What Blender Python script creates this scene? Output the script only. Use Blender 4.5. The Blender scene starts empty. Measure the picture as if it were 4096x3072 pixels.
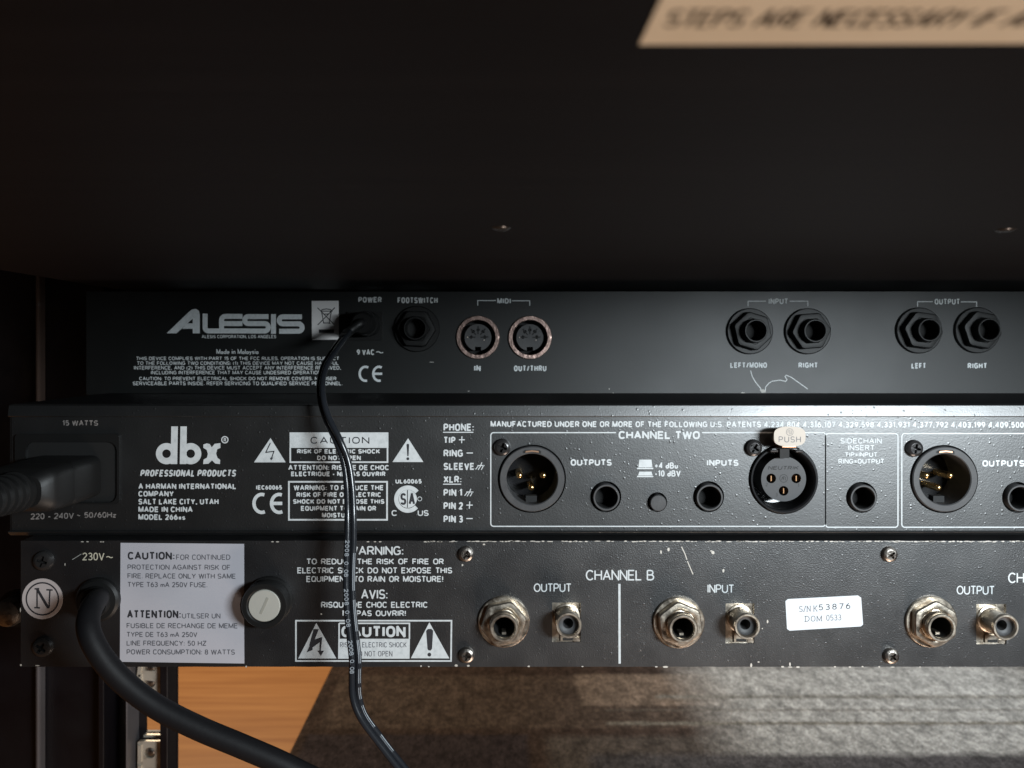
import bpy, math, random
from mathutils import Vector, Matrix
random.seed(7)
S = bpy.context.scene
COL = S.collection
R = math.radians
ZC = 620.0                      # camera height above the floor, mm
X0, Y0, F = 1950.0, 1400.0, 3094.0

# ---------------------------------------------------------------- camera, light, exposure
cd = bpy.data.cameras.new('camera'); cam = bpy.data.objects.new('camera', cd); COL.objects.link(cam); S.camera = cam
cam.location = (0, 0, ZC/1000); cam.rotation_euler = (R(90), 0, 0)
cd.sensor_width = 36; cd.lens = 36*F/4096
cd.shift_x = (2048-X0)/4096; cd.shift_y = -(1536-Y0)/4096
cd.clip_start = 0.004; cd.clip_end = 50
cd.dof.use_dof = True; cd.dof.focus_distance = 0.266; cd.dof.aperture_fstop = 24

w = bpy.data.worlds.new('World'); S.world = w; w.use_nodes = True
w.node_tree.nodes['Background'].inputs[0].default_value = (1.0, .80, .72, 1)
w.node_tree.nodes['Background'].inputs[1].default_value = 0.007

def lamp(name, kind, loc, target, power, color, size=.05, size_y=None, **kw):
    l = bpy.data.lights.new(name, kind); l.energy = power; l.color = color
    if kind == 'AREA':
        l.size = size
        if size_y: l.shape = 'RECTANGLE'; l.size_y = size_y
        else: l.shape = 'DISK'
    else: l.shadow_soft_size = size
    for k, v in kw.items(): setattr(l, k, v)
    o = bpy.data.objects.new(name, l); COL.objects.link(o); o.location = loc
    o.rotation_euler = (Vector(target)-Vector(loc)).to_track_quat('-Z', 'Y').to_euler()
    return o
lamp('key_lamp', 'AREA', (.30, -.13, .660), (.16, .27, .57), 3.4, (.86, .95, 1.0), .15, .042)
lamp('floor_bounce_fill', 'AREA', (.25, .02, .06), (.13, .06, .64), 1.9, (1, .80, .66), .22)  # added fill low down, stands in for warm bounce off the floor
lamp('floor_lamp', 'AREA', (-.7, 1.9, 1.3), (-.4, 1.35, 0), 17, (1, .80, .58), .4)
lamp('rug_fill_spot', 'SPOT', (1.5, 1.9, 1.4), (.66, 1.40, 0), 135, (.88, .95, 1.0), .10, spot_size=R(30), spot_blend=.7)  # added cool spot to brighten the right of the rug; no source seen
S.view_settings.view_transform = 'Standard'; S.view_settings.look = 'None'
S.view_settings.exposure = 0; S.view_settings.gamma = 1

# ---------------------------------------------------------------- materials
def mat(name, col, rough=.5, metal=0, bump=None, vary=None, spec=.5, coat=0, rvary=None, ior=1.5):
    """bump=[(kind, scale, strength, dist)], vary=[(scale, colour2, lo, hi)]"""
    m = bpy.data.materials.new(name); m.use_nodes = True
    nt = m.node_tree; N = nt.nodes; L = nt.links; b = N['Principled BSDF']
    b.inputs['Base Color'].default_value = (*col, 1); b.inputs['Roughness'].default_value = rough
    b.inputs['Metallic'].default_value = metal; b.inputs['Specular IOR Level'].default_value = spec
    b.inputs['Coat Weight'].default_value = coat; b.inputs['IOR'].default_value = ior
    tc = N.new('ShaderNodeTexCoord'); src = tc.outputs['Object']
    last = None
    for kind, sc, st, dist in (bump or []):
        if kind == 'noise':
            t = N.new('ShaderNodeTexNoise'); t.inputs['Scale'].default_value = sc; t.inputs['Detail'].default_value = 3
            o = t.outputs['Fac']; L.new(src, t.inputs['Vector'])
        elif kind == 'dots':
            t = N.new('ShaderNodeTexVoronoi'); t.inputs['Scale'].default_value = sc; L.new(src, t.inputs['Vector'])
            # only some of the cells carry a pimple, of uneven size
            sep = N.new('ShaderNodeSeparateColor'); L.new(t.outputs['Color'], sep.inputs[0])
            rr = N.new('ShaderNodeMapRange'); rr.inputs['From Min'].default_value = .35; rr.inputs['From Max'].default_value = 1
            rr.inputs['To Min'].default_value = 0; rr.inputs['To Max'].default_value = .34; L.new(sep.outputs[0], rr.inputs['Value'])
            sub = N.new('ShaderNodeMath'); sub.operation = 'SUBTRACT'; sub.use_clamp = True
            L.new(rr.outputs[0], sub.inputs[0]); L.new(t.outputs['Distance'], sub.inputs[1]); o = sub.outputs[0]
        bp = N.new('ShaderNodeBump'); bp.inputs['Strength'].default_value = st; bp.inputs['Distance'].default_value = dist
        L.new(o, bp.inputs['Height'])
        if last: L.new(last, bp.inputs['Normal'])
        last = bp.outputs['Normal']
    if last: L.new(last, b.inputs['Normal'])
    cur = None
    for sc, c2, lo, hi in (vary or []):
        t = N.new('ShaderNodeTexNoise'); t.inputs['Scale'].default_value = sc if not isinstance(sc, tuple) else 1
        t.inputs['Detail'].default_value = 5
        if isinstance(sc, tuple):
            mp = N.new('ShaderNodeMapping'); mp.inputs['Scale'].default_value = sc; L.new(src, mp.inputs[0]); L.new(mp.outputs[0], t.inputs['Vector'])
        else: L.new(src, t.inputs['Vector'])
        r = N.new('ShaderNodeMapRange'); r.inputs['From Min'].default_value = lo; r.inputs['From Max'].default_value = hi
        L.new(t.outputs['Fac'], r.inputs['Value'])
        mx = N.new('ShaderNodeMix'); mx.data_type = 'RGBA'; L.new(r.outputs[0], mx.inputs[0])
        if cur: L.new(cur, mx.inputs[6])
        else: mx.inputs[6].default_value = (*col, 1)
        mx.inputs[7].default_value = (*c2, 1); cur = mx.outputs[2]
    if cur: L.new(cur, b.inputs['Base Color'])
    if rvary:
        t = N.new('ShaderNodeTexNoise'); t.inputs['Scale'].default_value = rvary[0]; t.inputs['Detail'].default_value = 4; L.new(src, t.inputs['Vector'])
        r = N.new('ShaderNodeMapRange'); r.inputs['From Min'].default_value = .3; r.inputs['From Max'].default_value = .7
        r.inputs['To Min'].default_value = rvary[1]; r.inputs['To Max'].default_value = rvary[2]
        L.new(t.outputs['Fac'], r.inputs['Value']); L.new(r.outputs[0], b.inputs['Roughness'])
    return m
M_PANA = mat('satin_black_paint', (.006, .0068, .0068), .46, bump=[('noise', 2600, .25, .0001)], vary=[(30, (.009, .010, .010), .5, .75)], rvary=(45, .45, .48), spec=.5)
M_PANB = mat('pimpled_powder_coat', (.006, .0066, .007), .42, bump=[('noise', 2300, .30, .00014), ('dots', 700, .45, .0006)], vary=[(1100, (.002, .002, .002), .69, .74)], rvary=(80, .38, .43), spec=1.0, ior=1.62)
M_PANC = mat('worn_powder_coat', (.007, .007, .008), .42, bump=[('noise', 2300, .38, .00024), ('dots', 900, .5, .0004)], vary=[(45, (.011, .0105, .011), .45, .75), (2600, (.06, .06, .065), .70, .74)], rvary=(90, .37, .43), spec=1.0, ior=1.60)  # fine pale specks put the coat's sparkle into its colour
M_TOP = mat('dark_chassis_paint', (.0042, .0036, .0046), .6, bump=[('noise', 900, .3, .0002)], vary=[((6, 240, 6), (.0065, .0055, .0065), .4, .7), (1300, (.05, .045, .045), .765, .79)], spec=.15)
M_BLK = mat('black_plastic', (.008, .008, .008), .48, spec=.35, bump=[('noise', 1400, .12, .0001)])
M_BLKG = mat('glossy_black_plastic', (.012, .012, .013), .22)
M_GREYP = mat('grey_black_plastic', (.050, .050, .052), .55, bump=[('noise', 1600, .35, .0001)], vary=[(250, (.065, .065, .066), .45, .7)])
M_INS = mat('connector_insert_plastic', (.045, .045, .048), .5, bump=[('noise', 1600, .2, .0001)])
M_DARK = mat('deep_bore_plastic', (.006, .006, .006), .7)
M_NICK = mat('tarnished_nickel', (.62, .55, .46), .33, 1, bump=[('noise', 900, .35, .0002)], vary=[(260, (.30, .24, .18), .52, .72)], rvary=(300, .24, .5))
M_STEEL = mat('dull_steel', (.34, .31, .28), .38, 1, bump=[('noise', 700, .5, .0004)], vary=[(350, (.12, .10, .09), .5, .68)])
M_BSCR = mat('black_screw_finish', (.05, .048, .048), .26, .6, bump=[('noise', 900, .3, .0002)])
M_COPP = mat('pinkish_steel_ring', (.56, .40, .35), .36, 1, bump=[('noise', 500, .6, .0004)], vary=[(240, (.42, .29, .25), .5, .7)])
M_GOLD = mat('gold_contact', (.85, .58, .26), .24, 1)
M_CONT = mat('dull_bronze_contact', (.30, .17, .09), .45, 1)
M_TAB = mat('brushed_push_tab', (.44, .39, .34), .62, .5)
M_BIN = mat('white_bin_sticker', (.78, .76, .75), .5)
M_CU = mat('copper_coloured_spring', (.75, .46, .30), .35, 1)
M_INK = mat('white_screen_print', (.62, .65, .66), .55, vary=[(700, (.52, .55, .56), .45, .7)])
M_INKW = mat('greyer_screen_print', (.60, .62, .62), .6, vary=[(1200, (.42, .44, .44), .5, .68)])
M_INKD = mat('dim_rusty_print', (.22, .20, .19), .6, vary=[(1500, (.10, .09, .085), .5, .65)])
M_INKY = mat('cream_screen_print', (.62, .57, .44), .6)
M_INKB = mat('black_print', (.025, .025, .03), .6)
M_INKG = mat('grey_print', (.11, .11, .125), .6)
M_PAPER = mat('white_sticker', (.70, .73, .76), .6, spec=.25)
M_PAPG = mat('greyish_sticker', (.50, .49, .53), .5, vary=[(40, (.46, .45, .49), .4, .7)], bump=[('noise', 60, .1, .0005)])
M_PAPP = mat('pinkish_sticker', (.50, .45, .44), .5, vary=[(60, (.44, .39, .38), .4, .7)])
M_CREAM = mat('cream_paper_label', (.86, .78, .62), .7, bump=[('noise', 500, .2, .0002)], vary=[(70, (.80, .71, .55), .4, .7)])
M_FUSE = mat('ivory_fuse_cap', (.40, .39, .35), .55, bump=[('noise', 900, .2, .0001)], vary=[(220, (.42, .41, .36), .45, .7)])
M_CAB = mat('black_rubber_cable', (.006, .0055, .0065), .6, spec=.25, bump=[('noise', 700, .2, .0002)])
M_CABT = mat('thin_glossy_cable', (.016, .018, .022), .24, bump=[('noise', 300, .2, .0003)])
M_CHIP = mat('bare_metal_chip', (.62, .58, .52), .5, .3)
M_SCR = mat('pale_scratch', (.42, .41, .38), .6)
M_RAIL = mat('black_rail_paint', (.007, .006, .008), .40, bump=[('noise', 500, .2, .0002)], rvary=(40, .3, .55))
M_ALU = mat('grey_metal_edge', (.20, .19, .20), .45, .5)
M_ZINC = mat('yellowish_zinc', (.70, .64, .54), .45, .35, bump=[('noise', 250, .4, .0006)], vary=[(180, (.35, .28, .20), .5, .7)])
M_GREYC = mat('grey_wire_print', (.28, .31, .34), .5)

def floor_mat():
    m = bpy.data.materials.new('orange_laminate'); m.use_nodes = True; nt = m.node_tree; N = nt.nodes; L = nt.links; b = N['Principled BSDF']
    tc = N.new('ShaderNodeTexCoord'); mp = N.new('ShaderNodeMapping'); mp.inputs['Scale'].default_value = (2.5, 38, 1); L.new(tc.outputs['Object'], mp.inputs[0])
    t = N.new('ShaderNodeTexNoise'); t.inputs['Scale'].default_value = 1.6; t.inputs['Detail'].default_value = 6; L.new(mp.outputs[0], t.inputs['Vector'])
    cr = N.new('ShaderNodeValToRGB'); cr.color_ramp.elements[0].position = .3; cr.color_ramp.elements[0].color = (.40, .165, .048, 1)
    cr.color_ramp.elements[1].position = .7; cr.color_ramp.elements[1].color = (.56, .26, .085, 1); L.new(t.outputs['Fac'], cr.inputs[0])
    L.new(cr.outputs[0], b.inputs['Base Color']); b.inputs['Roughness'].default_value = .42
    return m
def rug_mat():
    m = bpy.data.materials.new('patterned_rug_painted_light'); m.use_nodes = True; nt = m.node_tree; N = nt.nodes; L = nt.links; b = N['Principled BSDF']
    tc = N.new('ShaderNodeTexCoord'); sep = N.new('ShaderNodeSeparateXYZ')
    # wobble the edges of the colour blocks
    wn = N.new('ShaderNodeTexNoise'); wn.inputs['Scale'].default_value = 60; wn.inputs['Detail'].default_value = 3; L.new(tc.outputs['Object'], wn.inputs['Vector'])
    wv = N.new('ShaderNodeVectorMath'); wv.operation = 'MULTIPLY_ADD'; wv.inputs[1].default_value = (.014, .014, 0); L.new(wn.outputs['Color'], wv.inputs[0]); L.new(tc.outputs['Object'], wv.inputs[2])
    L.new(wv.outputs[0], sep.inputs[0])
    def ms(op, a, b_=None, cl=False):
        n = N.new('ShaderNodeMath'); n.operation = op; n.use_clamp = cl
        for i, v in enumerate((a, b_)):
            if v is None: continue
            if isinstance(v, (int, float)): n.inputs[i].default_value = v
            else: L.new(v, n.inputs[i])
        return n.outputs[0]
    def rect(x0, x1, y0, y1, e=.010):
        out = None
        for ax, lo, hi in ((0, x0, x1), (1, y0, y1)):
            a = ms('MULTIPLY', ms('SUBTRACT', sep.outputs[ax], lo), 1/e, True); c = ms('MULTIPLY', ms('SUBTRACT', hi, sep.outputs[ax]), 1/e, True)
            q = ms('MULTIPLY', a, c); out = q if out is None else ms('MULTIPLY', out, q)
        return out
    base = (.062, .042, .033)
    cur = None  # woven blocks, with pale light and thin shadow streaks painted in
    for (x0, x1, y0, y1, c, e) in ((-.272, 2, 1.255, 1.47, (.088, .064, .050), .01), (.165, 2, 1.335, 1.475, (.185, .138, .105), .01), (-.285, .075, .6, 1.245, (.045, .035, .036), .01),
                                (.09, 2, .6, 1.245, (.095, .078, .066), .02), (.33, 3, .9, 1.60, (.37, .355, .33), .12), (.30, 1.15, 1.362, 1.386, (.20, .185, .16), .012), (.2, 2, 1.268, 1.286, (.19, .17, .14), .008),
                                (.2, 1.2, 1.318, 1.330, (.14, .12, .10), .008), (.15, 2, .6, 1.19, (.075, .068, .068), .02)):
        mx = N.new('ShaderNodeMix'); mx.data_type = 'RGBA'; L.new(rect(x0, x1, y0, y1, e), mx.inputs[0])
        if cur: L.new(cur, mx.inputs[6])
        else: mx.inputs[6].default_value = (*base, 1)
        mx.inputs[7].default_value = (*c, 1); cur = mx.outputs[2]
    for sc, amt in (((40, 22, 1), .6), ((130, 75, 1), .7), ((420, 240, 1), .9)):
        mp = N.new('ShaderNodeMapping'); mp.inputs['Scale'].default_value = sc; L.new(tc.outputs['Object'], mp.inputs[0])
        t = N.new('ShaderNodeTexNoise'); t.inputs['Scale'].default_value = 1; t.inputs['Detail'].default_value = 4; L.new(mp.outputs[0], t.inputs['Vector'])
        r = N.new('ShaderNodeMapRange'); r.inputs['From Min'].default_value = .3; r.inputs['From Max'].default_value = .7
        r.inputs['To Min'].default_value = 1-amt*.6; r.inputs['To Max'].default_value = 1+amt*.5; L.new(t.outputs['Fac'], r.inputs['Value'])
        vm = N.new('ShaderNodeVectorMath'); vm.operation = 'SCALE'; L.new(cur, vm.inputs[0]); L.new(r.outputs[0], vm.inputs['Scale']); cur = vm.outputs[0]
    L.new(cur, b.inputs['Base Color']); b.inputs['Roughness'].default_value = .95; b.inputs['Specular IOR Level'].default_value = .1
    t = N.new('ShaderNodeTexNoise'); t.inputs['Scale'].default_value = 260; L.new(tc.outputs['Object'], t.inputs['Vector'])
    bp = N.new('ShaderNodeBump'); bp.inputs['Distance'].default_value = .004; L.new(t.outputs['Fac'], bp.inputs['Height']); L.new(bp.outputs[0], b.inputs['Normal'])
    return m

# ---------------------------------------------------------------- mesh helpers (all in mm; x right, y away, z up)
class MB:
    def __init__(s): s.v = []; s.f = []; s.sm = False
    def add(s, v, f):
        o = len(s.v); s.v += [tuple(p) for p in v]; s.f += [tuple(i+o for i in q) for q in f]; return s
    def box(s, x0, x1, y0, y1, z0, z1):
        return s.add([(x, y, z) for x in (x0, x1) for y in (y0, y1) for z in (z0, z1)],
                     [(0, 1, 3, 2), (4, 6, 7, 5), (0, 4, 5, 1), (2, 3, 7, 6), (0, 2, 6, 4), (1, 5, 7, 3)])
    def lathe(s, prof, n=40, cx=0, cz=0, hexa=None):
        """prof: (r, h) with h towards the camera; r may be in a hexagon"""
        rows = []
        for r, h in prof:
            if r <= 1e-6: rows.append([len(s.v)]); s.v.append((cx, -h, cz)); continue
            st = len(s.v)
            for i in range(n):
                a = 2*math.pi*i/n; k = 1
                if hexa is not None:
                    t = (a-hexa) % (math.pi/3)-math.pi/6; k = math.cos(math.pi/6)/math.cos(t)
                    k = min(k, .965)
                s.v.append((cx+r*k*math.cos(a), -h, cz+r*k*math.sin(a)))
            rows.append(list(range(st, st+n)))
        for A, B in zip(rows, rows[1:]):
            if len(A) == 1 and len(B) == 1: continue
            for i in range(n):
                j = (i+1) % n
                if len(A) == 1: s.f.append((A[0], B[j], B[i]))
                elif len(B) == 1: s.f.append((A[i], A[j], B[0]))
                else: s.f.append((A[i], A[j], B[j], B[i]))
        return s
    def prism(s, pts, h0, h1):
        """outline in x,z extruded from height h0 to h1 (towards the camera)"""
        n = len(pts); v = [(x, -h0, z) for x, z in pts]+[(x, -h1, z) for x, z in pts]
        f = [tuple(range(n)), tuple(range(2*n-1, n-1, -1))]+[(i, (i+1) % n, n+(i+1) % n, n+i) for i in range(n)]
        return s.add(v, f)
    def tube(s, pts, rad, n=16, cap=True):
        P = [Vector(p) for p in pts]; m = len(P)
        if not isinstance(rad, (list, tuple)): rad = [rad]*m
        T = [(P[min(i+1, m-1)]-P[max(i-1, 0)]).normalized() for i in range(m)]
        u = T[0].orthogonal().normalized(); o = len(s.v)
        for i in range(m):
            u = (u-T[i]*u.dot(T[i])).normalized(); v = T[i].cross(u)
            for k in range(n):
                a = 2*math.pi*k/n; s.v.append(tuple(P[i]+(u*math.cos(a)+v*math.sin(a))*rad[i]))
        for i in range(m-1):
            for k in range(n):
                q = (k+1) % n; s.f.append((o+i*n+k, o+i*n+q, o+(i+1)*n+q, o+(i+1)*n+k))
        if cap: s.f.append(tuple(o+k for k in range(n))[::-1]); s.f.append(tuple(o+(m-1)*n+k for k in range(n)))
        return s
    def ribbon(s, pts, wd, h, closed=False, split=True):
        """flat stroke of width wd along x,z points at height h; sharp corners are cut into separate overlapping strokes"""
        P = []
        for p in pts:
            p = Vector(p)
            if not P or (p-P[-1]).length > 1e-4: P.append(p)
        if not split: pass
        else:
            if closed and (P[0]-P[-1]).length > 1e-3: P.append(P[0].copy())
            cuts = [0]
            for i in range(1, len(P)-1):
                u_ = P[i]-P[i-1]; v_ = P[i+1]-P[i]
                if u_.length > 1e-6 and v_.length > 1e-6 and u_.normalized().dot(v_.normalized()) < .35: cuts.append(i)
            if len(cuts) > 1:
                cuts.append(len(P)-1)
                for k, (a_, b_) in enumerate(zip(cuts, cuts[1:])):
                    seg = [q.copy() for q in P[a_:b_+1]]
                    e0 = (seg[0]-seg[1]).normalized()*wd*.42; e1 = (seg[-1]-seg[-2]).normalized()*wd*.42
                    if k > 0 or closed: seg[0] += e0
                    if k < len(cuts)-2 or closed: seg[-1] += e1
                    s.ribbon(seg, wd, h+.0025*(k % 2)+.001*(k//2 % 2), False, False)
                return s
        Q = [P[0]]
        for p in P[1:]:
            if (p-Q[-1]).length > 1e-4: Q.append(p)
        if closed and (Q[0]-Q[-1]).length < 1e-3: Q.pop()
        n = len(Q)
        if n < 2: return s
        o = len(s.v)
        for i in range(n):
            a = Q[i-1] if (i > 0 or closed) else None; b = Q[(i+1) % n] if (i < n-1 or closed) else None
            d1 = (Q[i]-a).normalized() if a is not None else (b-Q[i]).normalized()
            d2 = (b-Q[i]).normalized() if b is not None else d1
            t = d1+d2
            t = t.normalized() if t.length > 1e-3 else d1
            nn = Vector((-t.y, t.x)); c = max(.45, nn.dot(Vector((-d1.y, d1.x))))
            q = nn*(wd/2/c)
            s.v.append((Q[i].x+q.x, -h, Q[i].y+q.y)); s.v.append((Q[i].x-q.x, -h, Q[i].y-q.y))
        for i in range(n if closed else n-1):
            j = (i+1) % n; s.f.append((o+2*i, o+2*i+1, o+2*j+1, o+2*j))
        return s

def mesh(name, mb, m, smooth=False, off=(0, 0, 0)):
    me = bpy.data.meshes.new(name)
    me.from_pydata([((x-off[0])/1000, (y-off[1])/1000, (z-off[2])/1000) for x, y, z in mb.v], [], mb.f)
    me.materials.append(m); me.validate(); me.update()
    if smooth:
        me.polygons.foreach_set('use_smooth', [True]*len(me.polygons))
        me.set_sharp_from_angle(angle=R(35))
    return me
ROOT = {}
def thing(name, label, cat, base, group=None):
    o = bpy.data.objects.new(name, None); o.empty_display_size = .01; COL.objects.link(o)
    o.location = (base[0]/1000, base[1]/1000, (base[2]+ZC)/1000); o['label'] = label; o['category'] = cat
    if group: o['group'] = group
    ROOT[o.name] = base
    return o
def root_of(o):
    while o.parent: o = o.parent
    return o
def part(name, mb, m, parent, smooth=False, label=None, kind=None, bevel=None):
    """mb in absolute mm (camera = origin)"""
    r = root_of(parent); base = Vector(ROOT[r.name])
    acc = Vector((0, 0, 0)); p = parent
    while p.parent: acc += p.location*1000; p = p.parent
    o = bpy.data.objects.new(name, mesh(name, mb, m, smooth, base+acc)); COL.objects.link(o); o.parent = parent
    if label: o['label'] = label
    if kind: o['kind'] = kind
    if bevel: bv = o.modifiers.new('bevel', 'BEVEL'); bv.width = bevel/1000; bv.segments = 2; bv.limit_method = 'ANGLE'
    return o
CACHE = {}
def lpart(name, key, build, m, parent, pos=None, smooth=True, label=None, rot=None):
    """part with its own origin; pos absolute mm (None: same origin as the parent); mesh shared by key"""
    if key not in CACHE:
        mb = MB(); build(mb); CACHE[key] = mesh(name, mb, m, smooth)
    o = bpy.data.objects.new(name, CACHE[key]); COL.objects.link(o); o.parent = parent
    if pos is not None:
        base = Vector(ROOT[root_of(parent).name]); o.location = (Vector(pos)-base)/1000
    if rot: o.rotation_euler = (0, rot, 0)
    if label: o['label'] = label
    return o
def holder(name, parent, pos, label=None):
    o = bpy.data.objects.new(name, None); o.empty_display_size = .004; COL.objects.link(o); o.parent = parent
    o.location = (Vector(pos)-Vector(ROOT[root_of(parent).name]))/1000
    if label: o['label'] = label
    return o
def W(px, py, d, h=0):
    """point of the plane at distance d that shows at photo pixel px,py, raised by h mm"""
    return Vector(((px-X0)*d/F, d-h, (Y0-py)*d/F))
def WS(px, py, d):
    return Vector(((px-X0)*d/F, d, (Y0-py)*d/F))
def plate(outer, holes, d, thick, lip=0):
    """flat plate with holes, outline in absolute x,z; its face lies at distance d"""
    cu = bpy.data.curves.new('plate', 'CURVE'); cu.dimensions = '2D'; cu.fill_mode = 'BOTH'; cu.extrude = thick/2
    for lp in [outer]+holes:
        sp = cu.splines.new('POLY'); sp.points.add(len(lp)-1)
        for p, (x, z) in zip(sp.points, lp): p.co = (x, z, 0, 1)
        sp.use_cyclic_u = True
    o = bpy.data.objects.new('plate', cu); me = bpy.data.meshes.new_from_object(o)
    mb = MB(); mb.add([(v.co.x, d+thick/2-v.co.z, v.co.y) for v in me.vertices], [tuple(p.vertices) for p in me.polygons])
    bpy.data.objects.remove(o); bpy.data.meshes.remove(me); bpy.data.curves.remove(cu)
    return mb
def circ(c, r, n=48, sx=1): return [(c[0]+sx*r*math.cos(2*math.pi*i/n), c[1]+r*math.sin(2*math.pi*i/n)) for i in range(n)]
def rrect(x0, x1, z0, z1, r, n=6):
    p = []
    for cx, cz, a in ((x1-r, z1-r, 0), (x0+r, z1-r, 90), (x0+r, z0+r, 180), (x1-r, z0+r, 270)):
        for i in range(n+1): t = R(a+90*i/n); p.append((cx+r*math.cos(t), cz+r*math.sin(t)))
    return p

# ---------------------------------------------------------------- stroke lettering
def A(cx, cy, rx, ry, a0, a1, n=None):
    n = n or max(3, int(abs(a1-a0)/18)); return [(cx+rx*math.cos(R(a0+(a1-a0)*i/n)), cy+ry*math.sin(R(a0+(a1-a0)*i/n))) for i in range(n+1)]
def Q(cx, cy, rx, ry, a0, a1, n=None, e=.82):
    pw = lambda v: math.copysign(abs(v)**e, v)
    n = n or max(3, int(abs(a1-a0)/18)); return [(cx+rx*pw(math.cos(R(a0+(a1-a0)*i/n))), cy+ry*pw(math.sin(R(a0+(a1-a0)*i/n)))) for i in range(n+1)]
def bump_(x, y0, y1, w_, r=None):      # the bowl of B, P, D, R
    ry = (y1-y0)/2; r = r or min(ry, w_*.6)
    return [(x, y1), (w_-r, y1)]+A(w_-r, (y0+y1)/2, r, ry, 90, -90, 10)[1:]+[(x, y0)]
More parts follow.
